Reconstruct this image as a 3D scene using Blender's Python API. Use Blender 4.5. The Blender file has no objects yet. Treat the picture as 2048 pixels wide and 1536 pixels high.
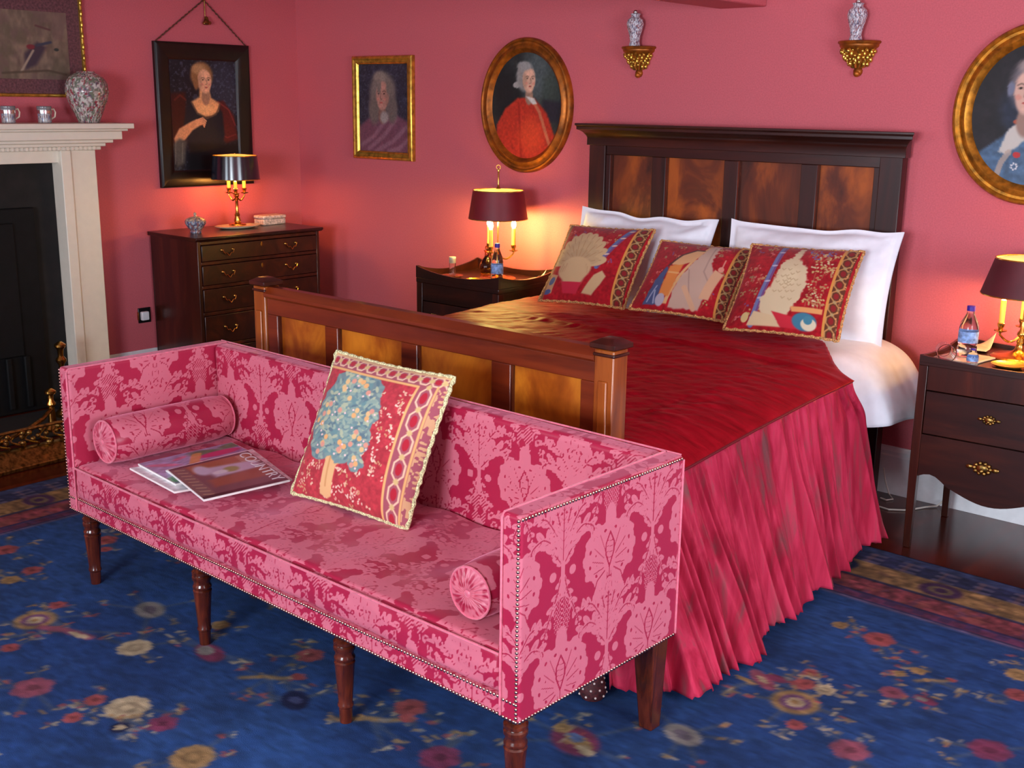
import bpy, bmesh, math, random
import numpy as np
from mathutils import Vector, Matrix
PI = math.pi
SC = bpy.context.scene
COL = SC.collection
rnd = random.Random(7)

# ------------------------------------------------------------------ noise
_T = np.random.RandomState(3).rand(32, 32, 32)
def vnoise(x, y, z, seed=0.0):
    x = np.asarray(x, float) + seed * 7.31; y = np.asarray(y, float) + seed * 3.17; z = np.asarray(z, float) + seed * 1.93
    x, y, z = np.broadcast_arrays(x, y, z)
    xi = np.floor(x).astype(int); yi = np.floor(y).astype(int); zi = np.floor(z).astype(int)
    fx, fy, fz = x - xi, y - yi, z - zi
    fx, fy, fz = [t * t * (3 - 2 * t) for t in (fx, fy, fz)]
    r = 0
    for a in (0, 1):
        for b in (0, 1):
            for c in (0, 1):
                w = (fx if a else 1 - fx) * (fy if b else 1 - fy) * (fz if c else 1 - fz)
                r = r + w * _T[(xi + a) % 32, (yi + b) % 32, (zi + c) % 32]
    return r * 2 - 1
def fbm(x, y, z, seed=0.0, o=3):
    r = 0; a = 1.0; s = 1.0
    for k in range(o):
        r = r + a * vnoise(np.asarray(x) * s, np.asarray(y) * s, np.asarray(z) * s, seed + k * 5.1); a *= .5; s *= 2.03
    return r
def sst(e0, e1, x):
    t = np.clip((x - e0) / (e1 - e0), 0, 1); return t * t * (3 - 2 * t)
def lin(c):
    c = np.asarray(c, float) / 255.0
    return np.where(c <= .04045, c / 12.92, ((c + .055) / 1.055) ** 2.4)
def L4(c): return tuple(lin(c)) + (1.0,)

# ------------------------------------------------------------------ painter (flat designs woven or painted on a surface)
class Paint:
    def __init__(s, w, h, col, aspect=1.0):
        s.w, s.h, s.as_ = w, h, aspect                       # aspect = height / width
        u = (np.arange(w) / (w - 1))[None, :].repeat(h, 0); v = (np.arange(h) / (h - 1))[:, None].repeat(w, 1)
        s.u, s.v = u, v * aspect
        s.c = np.ones((h, w, 3)) * np.array(col, float)
        s.px = 1.2 / w
    def mix(s, m, col):
        m = np.clip(m, 0, 1)[..., None]
        s.c = s.c * (1 - m) + np.array(col, float) * m
    def ell(s, cx, cy, rx, ry, col, soft=.15, rot=0., al=1.):
        R = max(rx, ry) * (1 + soft); w1, h1 = s.w - 1, s.h - 1
        i0, i1 = max(0, int((cx - R) * w1)), min(s.w, int((cx + R) * w1) + 2); j0, j1 = max(0, int((cy - R) / s.as_ * h1)), min(s.h, int((cy + R) / s.as_ * h1) + 2)
        if i1 <= i0 or j1 <= j0: return
        dx, dy = s.u[j0:j1, i0:i1] - cx, s.v[j0:j1, i0:i1] - cy; cr, sr = math.cos(rot), math.sin(rot)
        d = np.hypot((dx * cr + dy * sr) / rx, (-dx * sr + dy * cr) / ry)
        m = np.clip(al * (1 - sst(1 - soft, 1 + soft * .5, d)), 0, 1)[..., None]
        s.c[j0:j1, i0:i1] = s.c[j0:j1, i0:i1] * (1 - m) + np.array(col, float) * m
    def ring(s, cx, cy, r, w, col, ry=None, al=1.):
        ry = ry or r
        d = np.abs(np.hypot((s.u - cx) / r, (s.v - cy) / ry) - 1) * min(r, ry)
        s.mix(al * (1 - sst(w * .5, w * .5 + s.px, d)), col)
    def sdseg(s, pts, closed=False):
        D = np.full(s.u.shape, 9.); n = len(pts)
        for i in range(n if closed else n - 1):
            ax, ay = pts[i]; bx, by = pts[(i + 1) % n]
            ex, ey = bx - ax, by - ay
            t = np.clip(((s.u - ax) * ex + (s.v - ay) * ey) / max(ex * ex + ey * ey, 1e-12), 0, 1)
            D = np.minimum(D, np.hypot(s.u - ax - t * ex, s.v - ay - t * ey))
        return D
    def line(s, pts, w, col, al=1., soft=None):
        soft = soft or s.px; w1, h1 = s.w - 1, s.h - 1; R = w + soft * 2
        i0, i1 = max(0, int((min(q[0] for q in pts) - R) * w1)), min(s.w, int((max(q[0] for q in pts) + R) * w1) + 2)
        j0, j1 = max(0, int((min(q[1] for q in pts) - R) / s.as_ * h1)), min(s.h, int((max(q[1] for q in pts) + R) / s.as_ * h1) + 2)
        if i1 <= i0 or j1 <= j0: return
        fu, fv, fc = s.u, s.v, s.c; s.u, s.v, s.c = fu[j0:j1, i0:i1], fv[j0:j1, i0:i1], fc[j0:j1, i0:i1]
        D = s.sdseg(pts); s.mix(al * (1 - sst(w * .5 - soft * .5, w * .5 + soft, D)), col)
        fc[j0:j1, i0:i1] = s.c; s.u, s.v, s.c = fu, fv, fc
    def poly(s, pts, col, soft=None, al=1., rag=0., rf=30., seed=1):
        soft = soft or s.px
        ins = np.zeros(s.u.shape, bool); n = len(pts)
        for i in range(n):
            ax, ay = pts[i]; bx, by = pts[(i + 1) % n]
            if ay == by: continue
            c = ((ay > s.v) != (by > s.v)) & (s.u < (bx - ax) * (s.v - ay) / (by - ay) + ax)
            ins ^= c
        D = s.sdseg(pts, True); sd = np.where(ins, -D, D)
        if rag: sd = sd + rag * vnoise(s.u * rf, s.v * rf, seed)
        s.mix(al * (1 - sst(-soft, soft, sd)), col)
    def noise(s, sx, sy, amp, seed=0, o=2):
        n = fbm(s.u * sx, s.v * sy, 0.5, seed, o)
        s.c = np.clip(s.c * (1 + amp * n[..., None]), 0, 255)
    def tint(s, sx, sy, col, amt, seed=0, th=0.):
        n = fbm(s.u * sx, s.v * sy, 0.5, seed, 3); s.mix(amt * sst(th, th + .6, n), col)
    def flat(s):                                            # vertex order: row by row from the top
        return lin(np.clip(s.c, 0, 255).reshape(-1, 3))

# ------------------------------------------------------------------ materials
def newmat(name):
    m = bpy.data.materials.new(name); m.use_nodes = True
    nt = m.node_tree; b = nt.nodes['Principled BSDF']
    return m, nt, b
def N(nt, t, **kw):
    n = nt.nodes.new(t)
    for k, v in kw.items():
        if k in n.inputs.keys() if hasattr(n, 'inputs') else False: n.inputs[k].default_value = v
        else: setattr(n, k, v)
    return n
def coords(nt, scale=(1, 1, 1), kind='Object'):
    tc = nt.nodes.new('ShaderNodeTexCoord'); mp = nt.nodes.new('ShaderNodeMapping')
    mp.inputs['Scale'].default_value = scale
    nt.links.new(tc.outputs[kind], mp.inputs['Vector']); return mp.outputs['Vector']
def noise(nt, vec, scale, detail=3, rough=.5, dist=0):
    n = nt.nodes.new('ShaderNodeTexNoise'); n.inputs['Scale'].default_value = scale; n.inputs['Detail'].default_value = detail
    n.inputs['Roughness'].default_value = rough; n.inputs['Distortion'].default_value = dist
    nt.links.new(vec, n.inputs['Vector']); return n.outputs['Fac']
def ramp(nt, fac, stops):
    r = nt.nodes.new('ShaderNodeValToRGB'); e = r.color_ramp.elements
    while len(e) < len(stops): e.new(.5)
    for k, (p, c) in enumerate(stops): e[k].position = p; e[k].color = L4(c)
    nt.links.new(fac, r.inputs['Fac']); return r.outputs['Color']
def bump(nt, b, h, strength=.3, dist=.002):
    n = nt.nodes.new('ShaderNodeBump'); n.inputs['Strength'].default_value = strength; n.inputs['Distance'].default_value = dist
    nt.links.new(h, n.inputs['Height']); nt.links.new(n.outputs['Normal'], b.inputs['Normal'])
def simple(name, col, rough=.5, metal=0., spec=.5, coat=0., ns=None, var=.0, bmp=0., sheen=0., scale=(1, 1, 1)):
    m, nt, b = newmat(name)
    b.inputs['Roughness'].default_value = rough; b.inputs['Metallic'].default_value = metal
    b.inputs['Specular IOR Level'].default_value = spec; b.inputs['Coat Weight'].default_value = coat; b.inputs['Coat Roughness'].default_value = .15
    b.inputs['Sheen Weight'].default_value = sheen
    v = coords(nt, scale); f = noise(nt, v, ns or 20, 3)
    c = np.array(col, float)
    nt.links.new(ramp(nt, f, [(.3, np.clip(c * (1 - var), 0, 255)), (.7, np.clip(c * (1 + var), 0, 255))]), b.inputs['Base Color'])
    if bmp: bump(nt, b, f, bmp)
    return m
def attrmat(name, rough=.8, spec=.2, coat=0., bs=400., bstr=.15, sheen=0., bdist=.001, coatr=.1):
    m, nt, b = newmat(name)
    a = nt.nodes.new('ShaderNodeAttribute'); a.attribute_name = 'col'
    nt.links.new(a.outputs['Color'], b.inputs['Base Color'])
    b.inputs['Roughness'].default_value = rough; b.inputs['Specular IOR Level'].default_value = spec
    b.inputs['Coat Weight'].default_value = coat; b.inputs['Coat Roughness'].default_value = coatr; b.inputs['Sheen Weight'].default_value = sheen
    bump(nt, b, noise(nt, coords(nt), bs, 2), bstr, bdist); return m
def wood(name, stops, scale=(1, 1, .12), ns=9, dist=1.5, rough=.3, coat=.35, bm=0.05):
    m, nt, b = newmat(name)
    v = coords(nt, scale); f = noise(nt, v, ns, 5, .6, dist)
    nt.links.new(ramp(nt, f, stops), b.inputs['Base Color'])
    b.inputs['Roughness'].default_value = rough; b.inputs['Coat Weight'].default_value = coat; b.inputs['Coat Roughness'].default_value = .12
    bump(nt, b, f, bm); return m
def glow(name, col, st):
    m, nt, b = newmat(name)
    b.inputs['Base Color'].default_value = L4(col); b.inputs['Emission Color'].default_value = L4(col); b.inputs['Emission Strength'].default_value = st
    return m

M = {}
M['wall'] = simple('pink_wall_paint', (200, 98, 107), .75, ns=160, var=.035, bmp=.12, spec=.25)
M['ceiling'] = simple('ceiling_plaster', (226, 205, 200), .9, ns=40, var=.02)
M['white'] = simple('cream_white_gloss_paint', (226, 224, 212), .35, ns=30, var=.02, spec=.5)
M['skirting'] = simple('white_gloss_paint', (232, 234, 236), .3, ns=30, var=.02)
M['mantel'] = simple('cream_mantel_paint', (230, 220, 202), .45, ns=25, var=.01)
M['black'] = simple('blackened_iron', (7, 7, 9), .7, spec=.25, ns=20, var=.4, bmp=.1)
M['soot'] = simple('sooty_brick', (17, 13, 12), .85, ns=14, var=.5, bmp=.3)
M['mah'] = wood('dark_mahogany', [(.25, (26, 7, 4)), (.5, (54, 18, 8)), (.75, (82, 30, 13))], rough=.3, coat=.15)
M['mah_h'] = wood('dark_mahogany_rail', [(.25, (22, 6, 4)), (.5, (44, 14, 7)), (.75, (70, 26, 11))], scale=(.12, 1, 1), rough=.32, coat=.15)
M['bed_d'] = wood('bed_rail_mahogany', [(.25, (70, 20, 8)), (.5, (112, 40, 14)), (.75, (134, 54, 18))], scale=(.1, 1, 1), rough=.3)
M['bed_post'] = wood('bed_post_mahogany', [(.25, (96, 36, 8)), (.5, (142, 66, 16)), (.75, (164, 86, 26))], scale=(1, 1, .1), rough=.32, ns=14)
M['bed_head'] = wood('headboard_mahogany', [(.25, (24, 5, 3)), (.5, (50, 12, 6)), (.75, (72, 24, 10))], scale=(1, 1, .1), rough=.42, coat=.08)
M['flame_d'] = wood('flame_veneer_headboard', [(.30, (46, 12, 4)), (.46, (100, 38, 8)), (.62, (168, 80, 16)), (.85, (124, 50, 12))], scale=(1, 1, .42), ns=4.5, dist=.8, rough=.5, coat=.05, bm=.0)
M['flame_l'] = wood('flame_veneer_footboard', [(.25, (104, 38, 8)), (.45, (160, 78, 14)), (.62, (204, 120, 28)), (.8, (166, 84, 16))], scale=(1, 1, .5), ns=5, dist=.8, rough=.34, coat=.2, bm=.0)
M['leg'] = wood('turned_leg_mahogany', [(.25, (38, 12, 7)), (.5, (78, 30, 16)), (.75, (112, 48, 26))], scale=(1, 1, .12), ns=30, rough=.22)
M['floor'] = None
M['gold'] = simple('gilt_frame', (168, 112, 34), .38, metal=.75, ns=35, var=.25, bmp=.3)
M['gold_d'] = simple('antique_gilt', (150, 84, 24), .42, metal=.6, ns=25, var=.25, bmp=.25)
M['gold_y'] = simple('bright_gilt', (204, 164, 70), .26, metal=.85, ns=35, var=.2, bmp=.3)
M['brass'] = simple('polished_brass', (212, 160, 78), .22, metal=1., ns=20, var=.08)
M['brass_d'] = simple('aged_brass', (138, 108, 58), .35, metal=1., ns=60, var=.35, bmp=.3)
M['nail'] = simple('brass_nail_metal', (206, 168, 150), .25, metal=1., ns=20, var=.1)
M['silver'] = simple('silver_plate', (205, 205, 205), .2, metal=1., ns=20, var=.15)
M['linen'] = simple('white_cotton', (236, 236, 244), .85, ns=25, var=.015, bmp=.1, sheen=.2)
M['paper'] = simple('white_paper', (236, 234, 230), .5, ns=60, var=.02)
M['china'] = simple('cream_china', (226, 214, 190), .2, ns=12, var=.05, coat=.5)
M['shade_black'] = simple('black_tole_shade', (14, 14, 30), .2, ns=8, var=.2, spec=.7, coat=.8)
M['shade_red'] = simple('burgundy_tole_shade', (112, 18, 30), .5, ns=8, var=.08, spec=.4)
M['shade_red2'] = simple('dark_burgundy_tole_shade', (86, 26, 34), .55, ns=8, var=.08, spec=.4)
M['shade_in'] = simple('pale_gold_shade_lining', (250, 236, 190), .6, ns=8, var=.02)
M['added_dome'] = simple('added_dome_translucent', (252, 246, 226), .6)  # translucent white for the domes added to brighten the lampshade tops
_b = M['added_dome'].node_tree.nodes['Principled BSDF']; _b.inputs['Transmission Weight'].default_value = .75; _b.inputs['Roughness'].default_value = .9; _b.inputs['IOR'].default_value = 1.05
M['candle'] = simple('ivory_candle_sleeve', (240, 196, 84), .5, ns=8, var=.03)
M['bulb'] = glow('lit_bulb_glass', (255, 176, 84), 190.); M['bulb2'] = glow('bright_lit_bulb_glass', (255, 220, 120), 800.); M['bulb3'] = glow('yellow_lit_bulb_glass', (255, 200, 120), 330.)
M['braid'] = simple('tan_cord_braid', (164, 118, 72), .8, ns=260, var=.6, bmp=.6)
M['braid_l'] = simple('cream_gold_cord_braid', (222, 186, 134), .8, ns=260, var=.45, bmp=.6)
M['tap'] = attrmat('tapestry_weave', .9, .1, bs=500, bstr=.4, sheen=.15)
M['canvas'] = attrmat('varnished_oil_paint', .55, .3, coat=.04, bs=120, bstr=.08, coatr=.2)
M['chinap'] = attrmat('painted_porcelain', .25, .5, coat=.6, bs=60, bstr=.03)
M['magazine'] = attrmat('glossy_print', .3, .5, coat=.3, bs=60, bstr=.02)
M['rug'] = attrmat('wool_carpet_pile', .95, .0, bs=520, bstr=.9, sheen=.03, bdist=.004)
M['fret'] = attrmat('velvet_cover', .5)
def glass(name, col=(255, 255, 255), rough=.02, ior=1.45):
    m, nt, b = newmat(name); b.inputs['Base Color'].default_value = L4(col); b.inputs['Transmission Weight'].default_value = 1.
    b.inputs['Roughness'].default_value = rough; b.inputs['IOR'].default_value = ior; return m
M['glass'] = glass('clear_glass'); M['plastic'] = glass('clear_plastic', (225, 235, 248), .08, 1.33)
M['cap'] = simple('violet_plastic_cap', (58, 24, 140), .4); M['blue_label'] = simple('pale_blue_label', (120, 150, 205), .5, ns=60, var=.3)
M['socket'] = simple('black_socket_plate', (12, 12, 14), .3); M['cable'] = simple('white_cable_sheath', (214, 208, 196), .5)
M['floor'] = wood('polished_floorboards', [(.25, (40, 9, 4)), (.5, (74, 20, 8)), (.75, (104, 36, 14))], scale=(6, .5, 1), ns=2.2, dist=.6, rough=.2, coat=.15, bm=.05)
def damask(name='rose_damask', leaf=(205, 106, 124), ground=(168, 28, 64)):
    m, nt, b = newmat(name)
    a = nt.nodes.new('ShaderNodeAttribute'); a.attribute_name = 'pat'
    nt.links.new(ramp(nt, a.outputs['Fac'], [(.3, ground), (.62, leaf)]), b.inputs['Base Color'])
    mr = nt.nodes.new('ShaderNodeMapRange'); mr.inputs['To Min'].default_value = .36; mr.inputs['To Max'].default_value = .55
    nt.links.new(a.outputs['Fac'], mr.inputs['Value']); nt.links.new(mr.outputs['Result'], b.inputs['Roughness'])
    b.inputs['Specular IOR Level'].default_value = .55
    b.inputs['Sheen Weight'].default_value = .55; b.inputs['Sheen Roughness'].default_value = .35; b.inputs['Sheen Tint'].default_value = L4((255, 170, 200))
    bump(nt, b, a.outputs['Fac'], .12, .0006); return m
M['damask'] = damask()
M['welt'] = simple('rose_silk_welt', (214, 104, 126), .45, ns=80, var=.08, sheen=.5)
def silk(name, stops, sc, ns, rough, bstr):
    m, nt, b = newmat(name)
    v = coords(nt, sc, 'Object'); f = noise(nt, v, ns, 4, .6, .4)
    nt.links.new(ramp(nt, f, stops), b.inputs['Base Color'])
    b.inputs['Roughness'].default_value = rough; b.inputs['Sheen Weight'].default_value = .08; b.inputs['Sheen Roughness'].default_value = .3
    b.inputs['Sheen Tint'].default_value = L4((255, 110, 140)); b.inputs['Specular IOR Level'].default_value = .12; b.inputs['Specular Tint'].default_value = L4((255, 150, 150))
    bump(nt, b, noise(nt, coords(nt, (sc[0] * 3, sc[1] * 3, sc[2] * 3)), ns, 4, .6), bstr, .003); return m
M['silk_top'] = silk('crimson_silk', [(.3, (128, 8, 20)), (.6, (164, 14, 32)), (.8, (178, 30, 46))], (1.2, 6, 2), 6, .52, .3)
M['silk_skirt'] = silk('rose_shot_silk', [(.30, (116, 66, 70)), (.44, (166, 36, 62)), (.58, (196, 54, 84)), (.72, (140, 78, 82))], (1, 1, .10), 13, .42, .4)
M['silk_pipe'] = simple('dark_crimson_piping', (110, 12, 30), .5)

# ------------------------------------------------------------------ mesh building
def link(name, me, mat, parent=None, smooth=False, loc=None, rot=None):
    o = bpy.data.objects.new(name, me); COL.objects.link(o)
    if mat is not None and not me.materials: me.materials.append(mat)
    if parent: o.parent = parent
    if loc: o.location = loc
    if rot: o.rotation_euler = rot
    if smooth: me.shade_smooth()
    return o
def fast(name, V, F, mat, parent=None, smooth=True, col=None, pat=None, mats=None, fm=None, **kw):
    V = np.asarray(V, float); F = np.asarray(F, int)
    me = bpy.data.meshes.new(name)
    k = F.shape[1]; nf = len(F)
    me.vertices.add(len(V)); me.vertices.foreach_set('co', V.ravel())
    me.loops.add(nf * k); me.loops.foreach_set('vertex_index', F.ravel())
    me.polygons.add(nf); me.polygons.foreach_set('loop_start', np.arange(0, nf * k, k)); me.polygons.foreach_set('loop_total', np.full(nf, k))
    me.update(calc_edges=True)
    if col is not None:
        a = me.color_attributes.new('col', 'FLOAT_COLOR', 'POINT'); c = np.ones((len(V), 4)); c[:, :3] = col; a.data.foreach_set('color', c.ravel())
    if pat is not None:
        a = me.attributes.new('pat', 'FLOAT', 'POINT'); a.data.foreach_set('value', np.asarray(pat, float).ravel())
    if mats:
        for m in mats: me.materials.append(m)
        me.polygons.foreach_set('material_index', fm)
    me.validate()
    return link(name, me, mat, parent, smooth, **kw)
def gidx(nx, ny, off=0, flip=False, wrapx=False):
    i = np.arange(nx if wrapx else nx - 1); j = np.arange(ny - 1)
    I, J = np.meshgrid(i, j); a = J * nx + I; b = J * nx + (I + 1) % nx; c = (J + 1) * nx + (I + 1) % nx; d = (J + 1) * nx + I
    F = np.stack([a, b, c, d], -1).reshape(-1, 4) + off
    return F[:, ::-1] if flip else F
class MB:
    def __init__(s): s.v = []; s.f = []
    def add(s, vs, fs):
        o = len(s.v); s.v += [tuple(p) for p in vs]; s.f += [tuple(i + o for i in f) for f in fs]; return s
    def box(s, x0, y0, z0, x1, y1, z1):
        vs = [(x, y, z) for z in (z0, z1) for y in (y0, y1) for x in (x0, x1)]
        return s.add(vs, [(0, 2, 3, 1), (4, 5, 7, 6), (0, 1, 5, 4), (2, 6, 7, 3), (0, 4, 6, 2), (1, 3, 7, 5)])
    def hexa(s, lo, hi):        # lo, hi: 4 points each, counter-clockwise from above
        return s.add(list(lo) + list(hi), [(3, 2, 1, 0), (4, 5, 6, 7), (0, 1, 5, 4), (1, 2, 6, 5), (2, 3, 7, 6), (3, 0, 4, 7)])
    def lathe(s, prof, seg=24, c=(0, 0, 0), ang=2 * PI, a0=0., cap=True, sx=1., sy=1.):
        full = abs(ang - 2 * PI) < 1e-6; n = seg if full else seg + 1; vs = []
        for r, z in prof:
            for k in range(n):
                t = a0 + ang * k / seg; vs.append((c[0] + sx * r * math.cos(t), c[1] + sy * r * math.sin(t), c[2] + z))
        fs = []
        for j in range(len(prof) - 1):
            for k in range(n if full else n - 1):
                a = j * n + k; b = j * n + (k + 1) % n; fs.append((a, b, b + n, a + n))
        if cap and full:
            if prof[0][0] > 1e-6: fs.append(tuple(range(n))[::-1])
            if prof[-1][0] > 1e-6: fs.append(tuple((len(prof) - 1) * n + k for k in range(n)))
        return s.add(vs, fs)
    def tube(s, pts, r, seg=8, closed=False, cap=True):
        P = [Vector(p) for p in pts]; n = len(P); vs = []; up = None
        for i, p in enumerate(P):
            if closed: t = (P[(i + 1) % n] - P[i - 1])
            else: t = P[min(i + 1, n - 1)] - P[max(i - 1, 0)]
            t = t.normalized() if t.length > 1e-9 else Vector((0, 0, 1))
            if up is None:
                up = Vector((0, 0, 1)) if abs(t.z) < .9 else Vector((1, 0, 0))
            u = (up - t * up.dot(t)); u = u.normalized() if u.length > 1e-6 else t.orthogonal().normalized(); up = u; w = t.cross(u)
            rr = r[i] if hasattr(r, '__len__') else r
            for k in range(seg):
                a = 2 * PI * k / seg; vs.append(tuple(p + (u * math.cos(a) + w * math.sin(a)) * rr))
        fs = []
        for i in range(n if closed else n - 1):
            j = (i + 1) % n
            for k in range(seg): fs.append((i * seg + k, i * seg + (k + 1) % seg, j * seg + (k + 1) % seg, j * seg + k))
        if cap and not closed: fs += [tuple(range(seg))[::-1], tuple((n - 1) * seg + k for k in range(seg))]
        return s.add(vs, fs)
    def sphere(s, c, r, seg=16, rings=10, sx=1, sy=1, sz=1):
        pr = [(r * math.sin(PI * k / rings), -r * math.cos(PI * k / rings) * sz) for k in range(rings + 1)]
        return s.lathe(pr, seg, c, cap=False, sx=sx, sy=sy)
    def prism(s, pts, axis, a, b):          # outline in the two other axes, extruded along axis from a to b
        n = len(pts); vs = []
        for t in (a, b):
            for p, q in pts: vs.append({'x': (t, p, q), 'y': (p, t, q), 'z': (p, q, t)}[axis])
        fs = [tuple(range(n)), tuple(range(2 * n - 1, n - 1, -1))] + [(k, k + n, (k + 1) % n + n, (k + 1) % n) for k in range(n)]
        return s.add(vs, fs)
    def build(s, name, mat, parent=None, smooth=False, bevel=0., seg=2, loc=None, rot=None, merge=True):
        me = bpy.data.meshes.new(name); bm = bmesh.new()
        vv = [bm.verts.new(p) for p in s.v]
        for f in s.f:
            try: bm.faces.new([vv[i] for i in f])
            except ValueError: pass
        if merge: bmesh.ops.remove_doubles(bm, verts=bm.verts, dist=1e-5)
        bmesh.ops.recalc_face_normals(bm, faces=bm.faces); bm.to_mesh(me); bm.free()
        o = link(name, me, mat, parent, False, loc, rot)
        if smooth: me.shade_smooth(); me.set_sharp_from_angle(angle=math.radians(38))
        if bevel:
            md = o.modifiers.new('soft_edges', 'BEVEL'); md.width = bevel; md.segments = seg; md.limit_method = 'ANGLE'; md.angle_limit = math.radians(40)
            me.shade_smooth(); md.harden_normals = False
            me.set_sharp_from_angle(angle=math.radians(50))
        return o
def tag(o, label, cat, group=None):
    o['label'] = label; o['category'] = cat
    if group: o['group'] = group
    return o
def thing(name, label, cat, loc=(0, 0, 0), rz=0., group=None):
    o = bpy.data.objects.new(name, None); COL.objects.link(o); o.location = loc; o.rotation_euler = (0, 0, rz); o.empty_display_size = .1
    return tag(o, label, cat, group)
def struct(o, label=None):
    o['kind'] = 'structure'
    if label: o['label'] = label
    return o
def ccopy(root, loc, rz=0., label=None):
    r = root.copy(); COL.objects.link(r); r.location = loc; r.rotation_euler = (0, 0, rz)
    if label: r['label'] = label
    for ch in list(root.children):
        c = ch.copy(); COL.objects.link(c); c.parent = r
        for g in list(ch.children):
            d = g.copy(); COL.objects.link(d); d.parent = c
    return r

# ================================================================== THE ROOM
RX, RY, RZ = 7.4, -7.2, 2.42
struct(MB().box(-.1, RY - .1, -.12, RX + .1, .1, 0).build('floor', M['floor']))
struct(MB().box(-.1, RY - .1, RZ, RX + .1, .1, RZ + .12).build('ceiling', M['ceiling']))
struct(MB().box(-.12, RY, 0, 0, 0, RZ).build('wall_left', M['wall']))
struct(MB().box(-.12, 0, 0, RX + .12, .12, RZ).build('wall_back', M['wall']))
def window_wall(name, axis, at, lo, hi, wins, out):
    mb = MB(); z0, z1 = wins[0][2], wins[0][3]; edges = [lo] + [e for w in wins for e in (w[0], w[1])] + [hi]
    def bx(a, b, za, zb):
        if axis == 'y': mb.box(a, min(at, at + out), za, b, max(at, at + out), zb)
        else: mb.box(min(at, at + out), a, za, max(at, at + out), b, zb)
    bx(lo, hi, 0, z0); bx(lo, hi, z1, RZ)
    for k in range(0, len(edges), 2): bx(edges[k], edges[k + 1], z0, z1)
    struct(mb.build(name, M['wall']))
    for i, w in enumerate(wins):
        fr = MB()
        def fb(a, b, za, zb, t=.03):
            if axis == 'y': fr.box(a, at + out * .5 - t, za, b, at + out * .5 + t, zb)
            else: fr.box(at + out * .5 - t, a, za, at + out * .5 + t, b, zb)
        a, b = w[0], w[1]
        fb(a, a + .06, z0, z1); fb(b - .06, b, z0, z1); fb(a, b, z0, z0 + .06); fb(a, b, z1 - .06, z1); fb((a + b) / 2 - .02, (a + b) / 2 + .02, z0, z1, .02); fb(a, b, (z0 + z1) / 2 - .02, (z0 + z1) / 2 + .02, .025)
        struct(fr.build('window_%d' % (i + 1 + (2 if axis == 'x' else 0)), M['skirting']))
window_wall('wall_front', 'y', RY, 0, RX, [(1.0, 2.3, .75, 2.1), (4.2, 6.0, .75, 2.1)], -.12)
window_wall('wall_right', 'x', RX, RY, 0, [(-3.6, -1.8, .75, 2.1)], .12)
# ceiling beam, painted like the walls
b_ = MB().box(2.967, -7.19, 2.011, 3.197, -.0005, RZ - .0005).build('trim_1', M['wall'], bevel=.006); struct(b_, 'pink painted ceiling beam')
def skirt(name, axis, a, b):
    prof = [(0, 0), (.02, 0), (.02, .165), (.014, .172), (.016, .186), (.008, .198), (.006, .205), (0, .205)]
    m = MB()
    if axis == 'x': m.prism([(-p - .0005, q + .0005) for p, q in prof], 'x', a, b)
    else: m.prism([(p + .0005, q + .0005) for p, q in prof], 'y', a, b)
    struct(m.build(name, M['skirting']))
skirt('baseboard_back', 'x', .021, RX - .01)
skirt('baseboard_left', 'y', -1.40, -.001)

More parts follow.
